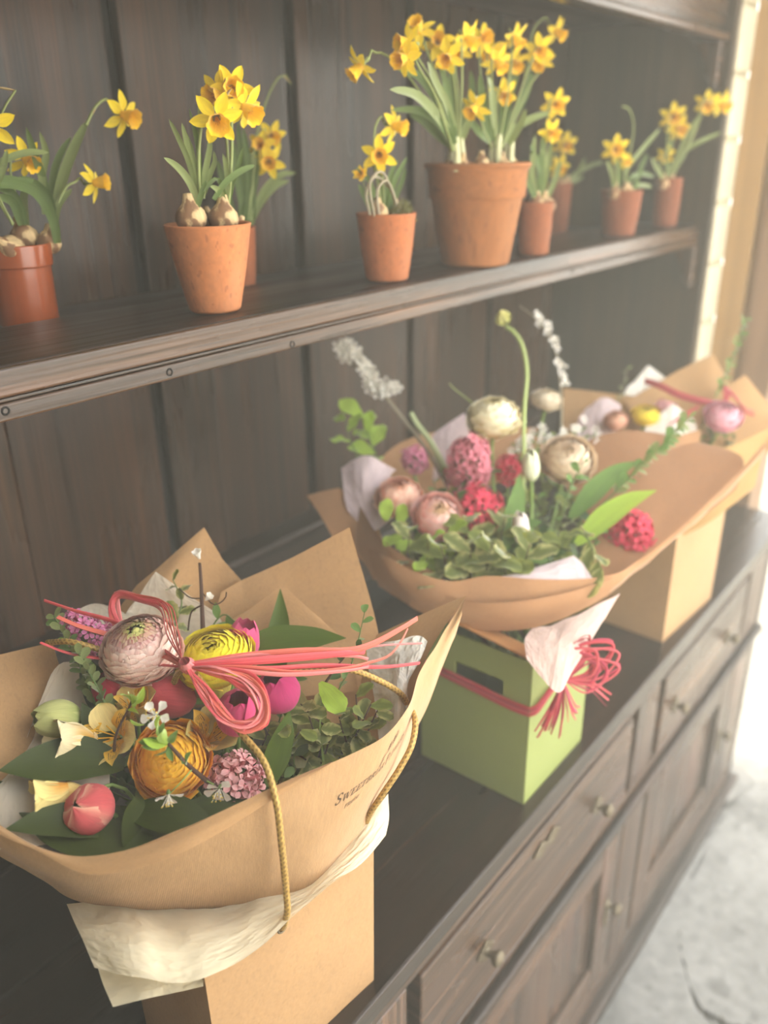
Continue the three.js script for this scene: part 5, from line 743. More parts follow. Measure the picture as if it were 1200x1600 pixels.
{ // papers
  const P = (name, label, rows, mat, o = {}) => rooted(name, label, name === 'tissue_paper' ? 'tissue paper' : 'wrapping paper', paperGrid(rows, { sub: 8, crease: 0.004, uvs: [1, 0.6], ...o }), mat);
  const top = [[571, 858, 1.13], [600, 868, 1.10], [650, 893, 1.085], [705, 908, 1.075], [760, 900, 1.07], [840, 905, 1.065], [905, 905, 1.075], [965, 895, 1.10], [1010, 868, 1.13], [1090, 800, 1.19], [1150, 742, 1.26], [1196, 690, 1.31]];
  const lowr = [[590, 918, 1.155], [625, 940, 1.135], [670, 962, 1.115], [720, 976, 1.10], [780, 984, 1.09], [845, 978, 1.09], [900, 958, 1.10], [955, 926, 1.12], [1003, 888, 1.145], [1085, 818, 1.20], [1150, 756, 1.265], [1198, 705, 1.315]];
  P('wrapping_paper', 'kraft paper rolled round the front of the middle bouquet', [lowr, lowr.map((a, i) => [lerp(a[0], top[i][0], .5), lerp(a[1], top[i][1], .5) + 3, lerp(a[2], top[i][2], .5) - 0.012]), top], K.rose, { seed: 41, crease: 0.006, freq: 12, uvs: [3, .5] });
  P('wrapping_paper', 'kraft strip lapped under the front rim of the middle bouquet', [[[640, 948, 1.115], [735, 981, 1.078], [850, 978, 1.070], [950, 930, 1.105]], [[640, 930, 1.105], [738, 962, 1.066], [850, 958, 1.058], [955, 918, 1.095]], [[640, 912, 1.10], [742, 940, 1.060], [850, 934, 1.052], [960, 904, 1.09]]], K.rose, { seed: 51, crease: 0.004, freq: 16 });
  P('wrapping_paper', 'inner kraft layer with a soft rolled edge at the left of the middle bouquet', [[[582, 905, 1.17], [640, 930, 1.14], [720, 940, 1.12]], [[555, 850, 1.20], [610, 880, 1.14], [700, 915, 1.10]], [[560, 790, 1.22], [598, 845, 1.15], [690, 900, 1.11]]], K.rose, { seed: 42 });
  P('wrapping_paper', 'kraft corner standing at the left of the middle bouquet', [[[520, 840, 1.24], [570, 880, 1.21], [620, 900, 1.20]], [[500, 805, 1.265], [545, 830, 1.24], [600, 850, 1.22]], [[480, 775, 1.29], [531, 763, 1.27], [585, 800, 1.24]]], K.rose, { seed: 43, sharp: true });
  P('wrapping_paper', 'broad reddish kraft sheet inside the right side of the middle bouquet', [[[930, 905, 1.14], [985, 890, 1.15], [1060, 838, 1.21], [1150, 765, 1.29]], [[905, 800, 1.26], [980, 770, 1.26], [1060, 740, 1.29], [1160, 715, 1.32]], [[868, 735, 1.33], [930, 682, 1.36], [1010, 672, 1.37], [1092, 690, 1.36]]], paper({ map: kraftMap, color: 0xc2a898 }), { seed: 44 });
  P('wrapping_paper', 'kraft strip folded upright between the middle and the far bouquet', [[[1030, 815, 1.25], [1062, 800, 1.26], [1078, 800, 1.27]], [[1036, 740, 1.31], [1066, 735, 1.32], [1086, 735, 1.33]], [[1040, 690, 1.345], [1070, 678, 1.36], [1094, 672, 1.37]]], K.rose, { seed: 45 });
  P('wrapping_paper', 'low kraft rim behind the flowers of the middle bouquet', [[[560, 820, 1.30], [650, 800, 1.36], [760, 760, 1.40], [860, 740, 1.42]], [[560, 770, 1.32], [640, 720, 1.38], [750, 700, 1.42], [850, 690, 1.44]], [[570, 740, 1.33], [630, 690, 1.39], [735, 668, 1.44], [840, 668, 1.46]]], K.rose, { seed: 46 });
  P('tissue_paper', 'crumpled lilac tissue at the left of the middle bouquet', [[[545, 800, 1.25], [580, 830, 1.23], [625, 800, 1.23]], [[538, 760, 1.265], [568, 770, 1.24], [610, 745, 1.255]], [[533, 731, 1.28], [570, 712, 1.26], [618, 735, 1.27]]], K.lilac, { seed: 47, crease: 0.009, freq: 26 });
  P('tissue_paper', 'white tissue corner standing behind the pink hyacinth', [[[660, 760, 1.38], [700, 740, 1.38], [735, 730, 1.38]], [[668, 700, 1.40], [700, 690, 1.40], [735, 690, 1.40]], [[672, 682, 1.41], [700, 662, 1.415], [726, 646, 1.42]]], K.lilac, { seed: 48, sharp: true });
  P('tissue_paper', 'pale lilac tissue point laid over the front rim of the middle bouquet', [[[750, 905, 1.075], [830, 912, 1.065], [905, 905, 1.078], [930, 908, 1.085]], [[770, 902, 1.08], [840, 893, 1.075], [900, 885, 1.085], [922, 896, 1.09]], [[790, 899, 1.085], [850, 882, 1.085], [897, 867, 1.095], [912, 880, 1.095]]], K.lilac, { seed: 49, sharp: true, crease: 0.002 });
  P('tissue_paper', 'pale pink tissue hanging in a point over the corner of the green box', [[[822, 1030, .985], [850, 1065, .972], [870, 1083, .968], [888, 1060, .985]], [[820, 1000, 1.005], [855, 1010, .995], [890, 1005, 1.0], [918, 1005, 1.02]], [[832, 985, 1.03], [870, 975, 1.03], [915, 955, 1.045], [970, 927, 1.08]]], phys({ map: tissueMap, color: 0xeccfc8, transmission: 0.3, roughness: 0.95, bumpMap: crumple, bumpScale: 0.003 }), { seed: 50, crease: 0.005, freq: 22 });
}
{ // raffia round the box
  const bow = thing('raffia_bow', 'coral raffia band and tousled bow tied round the green box', 'bow', atD(880, 1075, 1.03)); bow.updateMatrixWorld(true);
  const mt = [raffia(0xd8434f), raffia(0xe8606a), raffia(0xc93a58)], Bx = (x, y, z) => V(x, y, z), r = rng(91);
  const y0 = 1.025;
  for (let k = 0; k < 4; k++) { const y = y0 + 0.004 * (k - 1.5), o = 0.0018 + 0.0006 * (k % 2); strand(bow, [Bx(0.80 - o, y + 0.004, 0.275), Bx(0.7995 - o, y, 0.35), Bx(0.7995 - o, y - 0.004, 0.43), Bx(0.8015, y - 0.004, 0.4425 + o), Bx(0.84, y + 0.003, 0.4425 + o + 0.002), Bx(0.87, y + 0.012, 0.4475)], 0.0028, mt[k % 3], 0.2, 'band'); }
  const c = atD(880, 1062, 1.02);
  for (let k = 0; k < 16; k++) { const a = 0.15 + 1.15 * r(), L = 0.045 + 0.03 * r(), w = 0.012 + 0.016 * r(), d = RGT.clone().multiplyScalar(cos(a)).addScaledVector(V(0, 1, 0), sin(a) * 0.75).addScaledVector(FWD, 0.3 * (r() - 0.5)).normalize(), s = V(0, 1, 0).cross(d).cross(d).normalize().multiplyScalar(w);
    strand(bow, [c.clone(), c.clone().addScaledVector(d, L * 0.5).add(s), c.clone().addScaledVector(d, L).addScaledVector(s, 0.2), c.clone().addScaledVector(d, L * 0.55).addScaledVector(s, -1), c.clone().addScaledVector(V(0, -1, 0), 0.004)], 0.0017, mt[k % 3], 1.5, 'loop'); }
  for (let k = 0; k < 18; k++) { const u = 832 + 75 * r(), v = 1128 + 28 * r(); strand(bow, [c.clone(), atD(lerp(880, u, 0.5) + 6 * r(), lerp(1062, v, 0.5), 1.012 + 0.015 * r()), atD(u, v - (u > 890 ? 30 : 0), 1.03 + 0.03 * (u - 832) / 75 + 0.012 * r())], 0.0016, mt[k % 3], 1, 'tail'); }
  for (let k = 0; k < 3; k++) strand(bow, [c.clone(), atD(920, 1065 + 6 * k, 1.04), atD(955 - 4 * k, 1085 + 9 * k, 1.07)], 0.0018, mt[k], 1, 'tail');
}
{ // flowers
  const c = lin, rn = { N: 64, half: 0.62, flare: 0.12, ruffle: 0.03, merged: 6, pw: 0.9, r0: 0.5 };
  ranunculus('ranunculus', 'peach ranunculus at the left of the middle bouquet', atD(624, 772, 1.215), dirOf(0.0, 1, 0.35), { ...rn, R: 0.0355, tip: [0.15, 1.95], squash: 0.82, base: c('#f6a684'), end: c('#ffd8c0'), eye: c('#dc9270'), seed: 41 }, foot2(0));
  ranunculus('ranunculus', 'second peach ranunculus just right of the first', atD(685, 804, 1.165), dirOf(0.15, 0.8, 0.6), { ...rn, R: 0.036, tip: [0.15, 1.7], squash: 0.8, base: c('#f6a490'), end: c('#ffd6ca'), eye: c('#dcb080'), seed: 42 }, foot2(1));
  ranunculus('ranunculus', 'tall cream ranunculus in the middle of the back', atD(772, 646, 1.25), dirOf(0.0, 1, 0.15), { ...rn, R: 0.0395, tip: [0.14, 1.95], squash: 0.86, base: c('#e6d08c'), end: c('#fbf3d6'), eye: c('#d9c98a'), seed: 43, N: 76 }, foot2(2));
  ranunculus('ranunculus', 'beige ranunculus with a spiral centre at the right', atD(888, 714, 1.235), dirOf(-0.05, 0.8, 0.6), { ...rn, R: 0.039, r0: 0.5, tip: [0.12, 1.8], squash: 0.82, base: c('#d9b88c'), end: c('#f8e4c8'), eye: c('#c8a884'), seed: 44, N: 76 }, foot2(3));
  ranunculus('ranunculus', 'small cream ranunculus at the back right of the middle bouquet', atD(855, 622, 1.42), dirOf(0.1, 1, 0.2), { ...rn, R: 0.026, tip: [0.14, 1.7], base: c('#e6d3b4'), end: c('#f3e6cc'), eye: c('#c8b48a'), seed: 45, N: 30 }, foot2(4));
  { // nodding bud on a long bent stalk
    const t = flowerThing('ranunculus_bud', 'closed green ranunculus bud on a tall curved stalk', 'flower', atD(790, 508, 1.34)), L = (u, v, d) => t.worldToLocal(atD(u, v, d)), hd = grp('bud', t); aim(hd, dirOf(-0.35, 0.75, 0.4)); hd.scale.setScalar(1.35);
    for (let k = 0; k < 8; k++) petalAt(mesh('petal', blade({ L: 0.026, W: 0.02, prof: PROF.ovate, cup: 0.5, c0: 0.9, curl: -1.6, seed: k, col: (x, v) => mixc(c('#8f9a4a'), c('#c9bf74'), v) }), M_petal, hd), k * 2.4, -0.1, 0.001, 0);
    mesh('stem', tube([t.worldToLocal(foot2(5)), L(818, 740, 1.24), L(819, 640, 1.28), L(823, 580, 1.31), L(815, 538, 1.325), L(802, 518, 1.335), L(791, 511, 1.34)], 0.0034, { seg: 40, sides: 8 }), leafMat(0xa9b870, 0.55), t);
  }
  const pinkF = petalStd({ color: 0xf0b0c0 }), redF = petalStd({ color: 0xe85a78 });
  cluster('hyacinth', 'pink hyacinth head in front of the white tissue corner', atD(733, 728, 1.26), dirOf(0.05, 1, 0.2), { n: 70, rx: 0.033, ry: 0.05, s: 1.7, mat: pinkF, seed: 51, span: 2.3 }, foot2(6));
  cluster('stock', 'deep pink stock below the pink hyacinth', atD(745, 800, 1.20), dirOf(0.1, 0.8, 0.5), { n: 46, rx: 0.033, ry: 0.045, s: 1.9, mat: redF, seed: 52, span: 2.2 }, foot2(7));
  cluster('hyacinth', 'small mauve hyacinth half hidden behind the left peach ranunculus', atD(648, 722, 1.30), dirOf(0, 1, 0.2), { n: 30, rx: 0.02, ry: 0.025, s: 1.3, mat: petalStd({ color: 0xe0a8c8 }), seed: 53, span: 2 }, foot2(8));
  cluster('stock', 'deep pink stock against the kraft paper at the right', atD(985, 835, 1.20), dirOf(0.3, 0.8, 0.4), { n: 40, rx: 0.03, ry: 0.033, s: 1.8, mat: redF, seed: 54, span: 2 }, foot2(9));
  cluster('stock', 'bit of deep pink stock seen between the green stalks', atD(795, 735, 1.28), dirOf(0, 1, 0.2), { n: 24, rx: 0.02, ry: 0.022, s: 1.5, mat: redF, seed: 55, span: 2 }, foot2(10));
  tulip('tulip', 'closed cream green tulip between the cream and the beige ranunculus', atD(830, 752, 1.20), dirOf(-0.1, 1, 0.2), { R: 0.013, H: 0.05, base: c('#9fb060'), end: c('#e9ecc8'), open: 0.3, seed: 61 }, foot2(11));
  tulip('tulip', 'white tulip bud with a pink base below the closed cream one', atD(815, 850, 1.16), dirOf(-0.1, 1, 0.1), { R: 0.012, H: 0.05, base: c('#c98a9a'), end: c('#f0e4dc'), open: 0.3, seed: 62 }, foot2(12));
  const T = (name, label, pts, r, mat) => { const p = W3(pts), t = flowerThing(name, label, 'branch', p[0]); mesh('twig', tube(p.map((q) => q.clone().sub(p[0])), (k) => r * (1.2 - 0.5 * k), { seg: 24, sides: 6 }), mat, t); t.c = new THREE.CatmullRomCurve3(p.map((q) => q.clone().sub(p[0])), false, 'centripetal'); return t; };
  let t = T('cherry_branch', 'pale branch of white blossom leaning left before the boards', [[700, 760, 1.28], [665, 700, 1.33], [630, 655, 1.36], [596, 612, 1.375], [560, 572, 1.385], [528, 540, 1.39]], 0.003, F.twigPale), R = rng(71);
  for (let k = 0; k < 34; k++) { const q = 0.60 + 0.4 * R(), p = t.c.getPoint(q).addScaledVector(RGT, 0.02 * (R() - 0.5)).add(V(0, 0.022 * (R() - 0.35), 0)); blossom(t, p, dirOf(R() - 0.5, R() - 0.2, 0.8), 0.85 + 0.3 * R(), R() * 6, 0); }
  for (let k = 0; k < 8; k++) { const p = V(0, 0, 0).copy(t.worldToLocal(atD(610 + 12 * (R() - 0.5) * 2, 606 + 10 * (R() - 0.5) * 2, 1.37))); blossom(t, p, dirOf(R() - 0.5, 0.5, 0.8), 0.85, R() * 6, 0); }
  t = T('bare_stalk', 'cut pale green stalk standing left of the pink hyacinth', [[700, 745, 1.28], [672, 690, 1.32], [650, 660, 1.335], [642, 645, 1.34]], 0.0055, leafMat(0xb4bf8c, 0.6));
  t = T('cherry_twig', 'thin twig with a few pale buds rising to the shelf at the right', [[878, 690, 1.36], [876, 610, 1.40], [868, 550, 1.43], [845, 505, 1.45], [812, 478, 1.47]], 0.0016, F.twigPale);
  for (let k = 0; k < 12; k++) { const p = t.c.getPoint(0.25 + 0.6 * R()).addScaledVector(RGT, 0.014 * (R() - 0.5)); blossom(t, p, dirOf(R() - 0.5, 0.6, 0.6), 0.9, R() * 6, 0, 0.7); }
  t = T('seed_stalk', 'short thin stalk with a dark tip left of the tall cream ranunculus', [[750, 640, 1.28], [728, 622, 1.29], [708, 606, 1.295], [702, 599, 1.30]], 0.0014, F.daffStem); 
}
{ // foliage
  const P2 = { geos: [...LEAF.pitto, ...LEAF.pittoGreen], mat: F.pitto };
  sprig('leafy_sprig', 'upright sprig of fresh green leaves at the left edge of the middle bouquet', W3([[620, 760, 1.28], [590, 715, 1.30], [575, 680, 1.31], [566, 650, 1.32]]), { geos: LEAF.lime, mat: F.lime, n: 7, s: 1.25, seed: 61, from: 0.4, taper: 0.1, lean: 0.7 });
  sprig('leafy_sprig', 'two pale leaves at the far left above the lilac tissue', W3([[590, 745, 1.28], [560, 715, 1.29], [545, 680, 1.30], [538, 655, 1.30]]), { geos: LEAF.lime, mat: F.lime, n: 4, s: 1.1, seed: 62, from: 0.5, taper: 0.1 });
  const pit = [[640, 880, 640, 838, 1.10], [670, 895, 668, 860, 1.085], [700, 905, 688, 872, 1.075], [735, 900, 738, 862, 1.075], [700, 880, 700, 845, 1.11], [760, 890, 770, 850, 1.085], [790, 895, 790, 868, 1.08], [655, 870, 622, 838, 1.13], [730, 870, 735, 830, 1.12], [780, 860, 790, 810, 1.13], [640, 860, 600, 830, 1.14], [820, 880, 830, 850, 1.09]];
  pit.map(([a, b, c2, e, d]) => [a, b - (a < 750 ? 22 : 6), c2, e - (c2 < 750 ? 18 : 4), d + 0.01]).forEach(([u0, v0, u1, v1, d], i) => sprig('pittosporum_sprig', 'variegated pittosporum sprig along the front rim of the middle bouquet', [foot2(i + 13), atD(u0, v0 + 20, d + 0.03), atD(lerp(u0, u1, .5), lerp(v0, v1, .5), d + 0.004), atD(u1, v1, d)], { ...(i % 3 === 1 ? { geos: LEAF.lime, mat: F.lime } : P2), n: i % 3 === 1 ? 3 : 5, s: i % 3 === 1 ? 1.15 : 1.6, seed: 300 + i, from: 0.72, lean: 1.05, taper: 0.2, group: 'pittosporum in the middle bouquet', stemMat: F.twig }));
  sprig('leafy_sprig', 'glossy sprig hanging over the front rim right of the lilac point', W3([[900, 830, 1.14], [915, 838, 1.12], [925, 855, 1.105], [940, 890, 1.09]]), { geos: LEAF.pitto, mat: F.pitto, n: 6, s: 1.2, seed: 63, from: 0.3, taper: 0.1 });
  sprig('leafy_sprig', 'sprig of small leaves reaching over the right kraft paper', W3([[930, 800, 1.20], [985, 745, 1.20], [1030, 700, 1.21], [1078, 652, 1.22]]), { geos: LEAF.small, mat: [F.mid, F.daffLeaf], n: 22, s: 1.25, seed: 64, from: 0.2, pair: 2, taper: 0.1 });
  sprig('leafy_sprig', 'leafy tip in front of the beige ranunculus', W3([[880, 800, 1.17], [892, 760, 1.17], [905, 735, 1.17], [915, 718, 1.17]]), { geos: LEAF.pittoGreen, mat: F.mid, n: 6, s: 0.8, seed: 65, from: 0.4 });
  const big = (label, pts, w, m) => rooted('long_leaf', label, 'leaf', ribbon(W3(pts), w, { face: V(-0.2, 0.7, 0.6), prof: PROF.lance, nv: 20, nu: 6, channel: 0.15 }), m);
  big('bright green blade pointing right, lower of two', [[900, 850, 1.18], [945, 808, 1.17], [985, 782, 1.165], [1026, 766, 1.16]], 0.032, F.lime); big('bright green blade pointing right, upper of two', [[890, 810, 1.21], [930, 765, 1.20], [962, 738, 1.20], [1000, 720, 1.20]], 0.03, F.mid);
  big('broad green leaf standing beside the white tulip bud', [[790, 860, 1.16], [798, 820, 1.165], [808, 780, 1.17], [812, 740, 1.18]], 0.03, F.mid); big('green leaf bent over the deep pink stock', [[700, 780, 1.21], [730, 775, 1.19], [755, 785, 1.18], [775, 800, 1.175]], 0.022, F.mid);
  const R = rng(93), fill = [[LEAF.dark, [F.mid, F.dark], 1.0], [LEAF.pittoGreen, [F.pitto], 1.3], [LEAF.small, [F.daffLeaf, F.mid], 1.4]];
  for (let i = 0; i < 30; i++) {
    const q = sqrt((i + 0.5) / 30), a = i * 2.4, u = 775 + 185 * q * cos(a), v = 800 + 95 * q * sin(a) - (u - 775) * 0.10, d = 1.20 - (v - 800) * 0.0008 + 0.02 * R(), [g, m, s] = fill[i % 3];
    sprig('leaf_spray', ['dark leafy spray deep inside the middle bouquet', 'soft green leafy spray deep inside the middle bouquet', 'fine-leaved spray deep inside the middle bouquet'][i % 3], [foot2(i + 26), atD(u, v, d + 0.04).lerp(foot2(i + 26), 0.3), atD(u, v, d)], { geos: g, mat: m, n: 8, from: 0.6, s, seed: 400 + i, lean: 1.1, group: ['dark sprays in the middle bouquet', 'green sprays in the middle bouquet', 'fine sprays in the middle bouquet'][i % 3], taper: 0.3 });
  }
  for (let i = 0; i < 9; i++) { // airy filler behind
    const u = 806 + 17 * i, v = 650 + 50 * R(), d = 1.34 + 0.05 * R(), t = sprig('filler_spray', 'airy spray with tiny white flowers behind the cream ranunculus', [foot2(i + 56), atD(u + 5, v + 60, d), atD(u, v, d)], { geos: LEAF.small, mat: F.daffLeaf, n: 12, from: 0.6, s: 1.2, seed: 500 + i, pair: 2, group: 'airy sprays in the middle bouquet', taper: 0.2 });
    for (let k = 0; k < 4; k++) blossom(t, t.worldToLocal(atD(u + 24 * (R() - 0.5), v + 24 * (R() - 0.5), d - 0.008)), dirOf(R() - 0.5, 0.5, 0.8), 0.6, R() * 6, 0);
  }
}

// ---------------------------------------------------------------- the far bouquet in a kraft bag
const NECK3 = V(1.42, 1.06, 0.36), foot3 = (i) => NECK3.clone().add(V(0.01 * sqrt(i + 0.5) * sin(i * 2.4), 0.002 * (i % 7), 0.01 * sqrt(i + 0.5) * cos(i * 2.4)));
{
  const P = [[1.304, 0.436], [1.517, 0.449], [1.525, 0.29], [1.312, 0.277]], H = 0.24, c = [1.4145, 0.363], bag = thing('paper_bag', 'plain kraft paper gift bag under the far bouquet, next to the bright doorway', 'bag', V(c[0], CT + 0.0004, c[1]));
  const at = (k, t, y) => { const a = P[k], b = P[(k + 1) % 4]; return V((lerp(a[0], b[0], t) - c[0]) * (1 + 0.02 * y), y * H, (lerp(a[1], b[1], t) - c[1]) * (1 + 0.02 * y)); };
  for (let k = 0; k < 4; k++) mesh(k % 2 ? 'side_panel' : 'wide_panel', sheet(10, 10, (u, v) => { const p = at(k, u, v), n = V(p.x, 0, p.z).normalize(); return p.addScaledVector(n, sin(PI * u) * (k % 2 ? -0.008 * v : 0.004 * sin(PI * v))); }, null, (u, v) => [u * 0.5 + k * 0.3, v * 0.5]), K.bag, bag);
  mesh('base_panel', sheet(2, 2, (u, v) => at(0, u, 0).lerp(at(2, 1 - u, 0), v).add(V(0, 0.0006, 0))), K.bag, bag);
  const Pp = (name, label, rows, mat, o = {}) => rooted(name, label, name === 'tissue_paper' ? 'tissue paper' : 'wrapping paper', paperGrid(rows, { sub: 7, crease: 0.004, uvs: [1, 0.6], ...o }), mat);
  Pp('wrapping_paper', 'kraft sheet with a raised corner at the back of the far bouquet', [[[1000, 700, 1.52], [1060, 690, 1.52], [1120, 680, 1.52]], [[985, 650, 1.57], [1050, 640, 1.58], [1130, 640, 1.57]], [[978, 628, 1.59], [1060, 578, 1.62], [1114, 554, 1.63], [1138, 600, 1.61]]].map((r) => r.length === 4 ? r : [r[0], r[1], [lerp(r[1][0], r[2][0], .6), lerp(r[1][1], r[2][1], .6), r[2][2]], r[2]]), K.kraft, { sharp: true, seed: 61 });
  Pp('wrapping_paper', 'kraft sheet with a corner at the right of the far bouquet', [[[1090, 740, 1.50], [1150, 730, 1.50], [1215, 700, 1.50]], [[1100, 660, 1.54], [1150, 650, 1.54], [1210, 660, 1.53]], [[1112, 620, 1.56], [1164, 586, 1.57], [1215, 645, 1.55]]], K.kraft, { sharp: true, seed: 62 });
  Pp('wrapping_paper', 'dull kraft sheet round the front of the far bouquet', [[[1040, 850, 1.43], [1110, 815, 1.42], [1180, 760, 1.44]], [[1060, 780, 1.42], [1120, 750, 1.41], [1190, 715, 1.44]], [[1080, 712, 1.43], [1130, 700, 1.42], [1205, 668, 1.46]]], paper({ map: kraftMap, color: 0xd8cfae }), { seed: 63 });
  Pp('wrapping_paper', 'low kraft rim at the left of the far bouquet', [[[880, 720, 1.55], [940, 720, 1.52], [1000, 720, 1.50]], [[880, 660, 1.60], [940, 665, 1.58], [1010, 660, 1.57]], [[880, 606, 1.64], [940, 612, 1.62], [1020, 622, 1.60]]], K.kraft, { seed: 64 });
  Pp('tissue_paper', 'white tissue corner at the back of the far bouquet', [[[965, 640, 1.60], [1000, 640, 1.61], [1050, 630, 1.62]], [[980, 605, 1.62], [1010, 595, 1.63], [1045, 600, 1.63]], [[985, 602, 1.63], [1013, 570, 1.64], [1038, 588, 1.64]]], K.white, { sharp: true, seed: 65 });
  Pp('tissue_paper', 'white tissue corner at the front of the far bouquet', [[[1010, 700, 1.47], [1050, 690, 1.46], [1090, 690, 1.47]], [[1008, 670, 1.49], [1050, 655, 1.49], [1088, 665, 1.49]], [[1014, 658, 1.50], [1052, 630, 1.50], [1084, 654, 1.50]]], K.white, { sharp: true, seed: 66 });
  Pp('tissue_paper', 'lilac tissue at the left of the far bouquet', [[[895, 690, 1.52], [930, 690, 1.51], [965, 680, 1.51]], [[905, 655, 1.55], [935, 650, 1.54], [968, 650, 1.54]], [[915, 640, 1.56], [945, 622, 1.56], [970, 635, 1.56]]], K.lilac, { seed: 67, crease: 0.008, freq: 24 });
  const bow = thing('raffia_bow', 'coral raffia laid over the far bouquet', 'bow', atD(1090, 640, 1.50)); bow.updateMatrixWorld(true); const mt = [raffia(0xd04a52), raffia(0xd86a66), raffia(0xc94a5a)], r = rng(17);
  for (let k = 0; k < 9; k++) { const o = 9 * (r() - 0.5); strand(bow, W3([[1008, 596 + o, 1.56], [1030, 603 + o, 1.54], [1062, 618 + o, 1.52], [1100, 628 + o, 1.50], [1132, 634 + o, 1.50]]), 0.0035, mt[k % 3], 0.5); }
  for (let k = 0; k < 8; k++) { const o = 12 * (r() - 0.5); strand(bow, W3([[1128, 636, 1.50], [1136 + o, 615, 1.50], [1128 + o, 600 + o, 1.51], [1146 + o, 618 + o, 1.50], [1164, 640 + o, 1.49], [1178, 646 + o, 1.49]]), 0.003, mt[k % 3], 0.8); }
  for (let k = 0; k < 4; k++) strand(bow, W3([[1092, 634, 1.50], [1060, 655 + 5 * k, 1.49], [1040, 668 + 8 * k, 1.485]]), 0.003, mt[k % 3], 0.5, 'tail');
  const hx = lin, rn = { N: 32, half: 0.8, flare: 0.08, ruffle: 0.03, merged: 4, pw: 0.9, r0: 0.5 };
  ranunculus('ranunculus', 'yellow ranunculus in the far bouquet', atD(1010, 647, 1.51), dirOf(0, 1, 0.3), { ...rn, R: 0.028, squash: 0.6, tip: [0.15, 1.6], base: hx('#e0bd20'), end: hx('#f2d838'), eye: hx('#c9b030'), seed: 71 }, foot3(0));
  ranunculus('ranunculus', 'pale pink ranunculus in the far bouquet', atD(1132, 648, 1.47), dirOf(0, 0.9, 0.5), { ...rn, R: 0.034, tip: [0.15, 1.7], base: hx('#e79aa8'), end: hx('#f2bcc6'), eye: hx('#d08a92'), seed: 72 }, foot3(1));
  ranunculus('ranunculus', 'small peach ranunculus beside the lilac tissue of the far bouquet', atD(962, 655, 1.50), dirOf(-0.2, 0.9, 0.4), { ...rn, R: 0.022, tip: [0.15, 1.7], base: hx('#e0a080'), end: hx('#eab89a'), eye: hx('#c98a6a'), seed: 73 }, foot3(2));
  cluster('viburnum', 'white filler cluster behind the yellow ranunculus of the far bouquet', atD(1040, 640, 1.53), dirOf(0, 1, 0.2), { n: 24, rx: 0.02, ry: 0.014, s: 1.2, mat: petalStd({ color: 0xf4e4e0 }), seed: 74 }, foot3(3));
  sprig('leafy_sprig', 'thin budding twig rising high above the far bouquet', W3([[1090, 680, 1.50], [1122, 610, 1.50], [1146, 555, 1.50], [1166, 498, 1.50]]), { geos: LEAF.small, mat: [F.mid, F.daffLeaf], n: 16, s: 1.1, seed: 66, from: 0.35, pair: 2, taper: 0.2, stemMat: F.stemDark });
  sprig('leafy_sprig', 'pale dry stalk with narrow leaves left of the white tissue corners', W3([[960, 640, 1.60], [972, 610, 1.60], [980, 575, 1.60]]), { geos: LEAF.cherry, mat: F.daffLeaf, n: 8, s: 1.3, seed: 67, from: 0.1, stemMat: F.twigPale });
  for (let i = 0; i < 11; i++) { const u = 1000 + 150 * r(), v = 655 + 45 * r(), d = 1.49 + 0.03 * r(); sprig('leaf_spray', 'dim leafy spray low inside the far bouquet', [foot3(i + 5), atD(u, v + 40, d + .02), atD(u, v, d)], { geos: i % 2 ? LEAF.small : LEAF.dark, mat: [F.mid, F.dark], n: 8, from: 0.65, s: i % 2 ? 1.3 : 0.7, seed: 600 + i, group: 'dim leaf sprays in the far bouquet' }); }
}

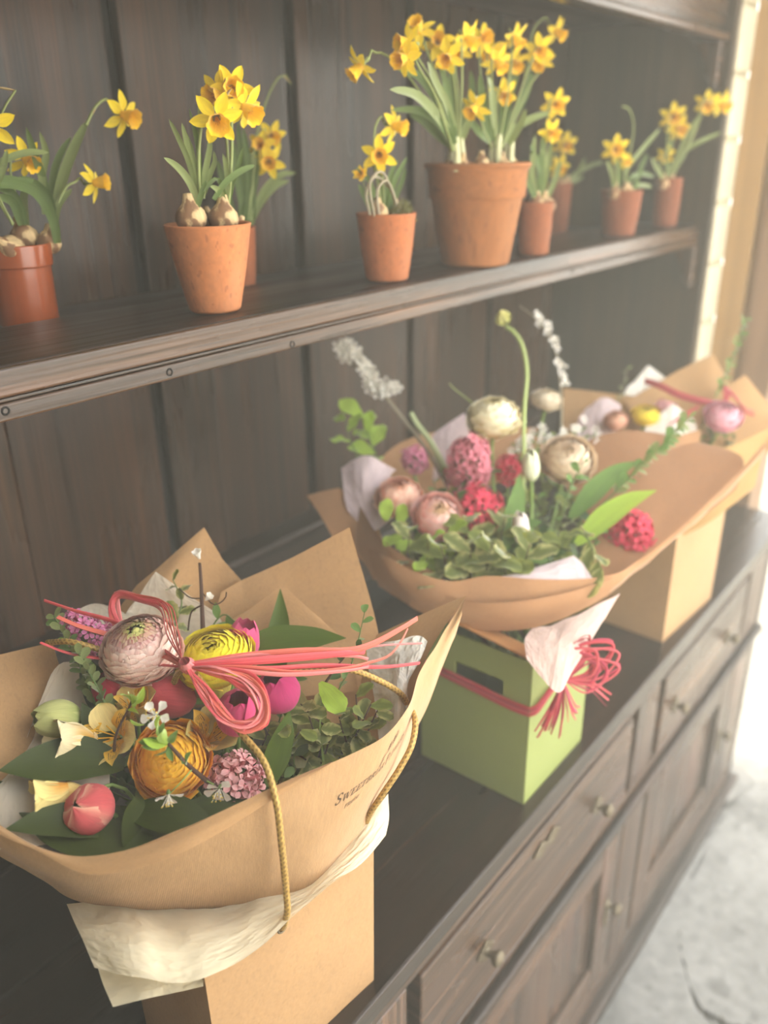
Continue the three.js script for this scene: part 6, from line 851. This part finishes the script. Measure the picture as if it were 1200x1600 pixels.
// ---------------------------------------------------------------- say of each small spray which flower it stands by
{
  const near = {
    front: [[220, 1014, 'the pale pink ranunculus'], [266, 1188, 'the orange ranunculus'], [334, 1024, 'the yellow ranunculus'], [160, 1245, 'the round coral bud'], [188, 1130, 'the streaked alstroemeria'], [128, 1122, 'the green tulip'], [442, 1075, 'the magenta tulip'], [372, 1105, 'the tulip in the raffia loop'], [368, 1215, 'the dusty pink viburnum'], [500, 1090, 'the lime leaf'], [90, 1240, 'the yellow freesia'], [135, 990, 'the lilac hyacinth'], [600, 1060, 'the white tissue'], [565, 970, 'the tiny-leaved sprig'], [295, 1040, 'the raffia knot'], [435, 1240, 'the hanging rope']],
    middle: [[624, 765, 'the left peach ranunculus'], [685, 798, 'the second peach ranunculus'], [772, 645, 'the cream ranunculus'], [888, 714, 'the beige ranunculus'], [733, 715, 'the pink hyacinth'], [745, 800, 'the deep pink stock'], [985, 825, 'the stock at the right'], [830, 735, 'the closed cream tulip'], [815, 830, 'the white tulip bud'], [1000, 770, 'the bright green blade'], [570, 745, 'the lilac tissue'], [870, 890, 'the lilac tissue point'], [945, 880, 'the glossy sprig'], [790, 508, 'the nodding bud'], [855, 622, 'the small cream ranunculus']],
    far: [[1010, 647, 'the yellow ranunculus'], [1132, 648, 'the pale pink ranunculus'], [1050, 645, 'the front white tissue'], [1010, 585, 'the back white tissue'], [1140, 570, 'the budding twig'], [962, 655, 'the small peach ranunculus'], [1090, 640, 'the coral raffia']],
  };
  const what = { 'pittosporum in the front bouquet': ['variegated pittosporum sprig', 'front'], 'dim leaf sprays in the front bouquet': ['dark leafy spray', 'front'], 'pittosporum in the middle bouquet': ['variegated pittosporum sprig', 'middle'], 'dark sprays in the middle bouquet': ['dark leafy spray', 'middle'], 'green sprays in the middle bouquet': ['variegated leafy spray', 'middle'], 'fine sprays in the middle bouquet': ['fine-leaved spray', 'middle'], 'airy sprays in the middle bouquet': ['airy white-flowered spray', 'middle'], 'dim leaf sprays in the far bouquet': ['dim leafy spray', 'far'] };
  const used = new Set(), box = new THREE.Box3(), mid = new THREE.Vector3();
  for (const o of scene.children) {
    const w = what[o.userData.group]; if (!w) continue;
    box.makeEmpty(); o.children.forEach((m) => { if (m.name.startsWith('leaf')) box.expandByObject(m); }); box.getCenter(mid).sub(EYE);
    const d = mid.dot(AZ), u = 600 + mid.dot(AX) / d * FPX, v = 800 + mid.dot(AY) / d * FPX;
    const L = near[w[1]].map(([a, b, n]) => [Math.hypot(u - a, v - b), abs(u - a) > abs(v - b) ? (u < a ? 'left of' : 'right of') : v < b ? 'above' : 'below', n]).sort((a, b) => a[0] - b[0]);
    let label = ''; const tries = [];
    for (const [, r, n] of L.slice(0, 2)) tries.push(`${w[0]} ${r} ${n} in the ${w[1]} bouquet`);
    for (let i = 0; i < 5; i++) for (let j = i + 1; j < 6; j++) if (L[j]) tries.push(`${w[0]} ${L[i][1]} ${L[i][2]} and ${L[j][1]} ${L[j][2]}`);
    label = tries.find((x) => !used.has(x) && x.split(' ').length <= 16) ?? tries[0]; used.add(label); o.userData.label = label;
  }
}

renderer.render(scene, camera);
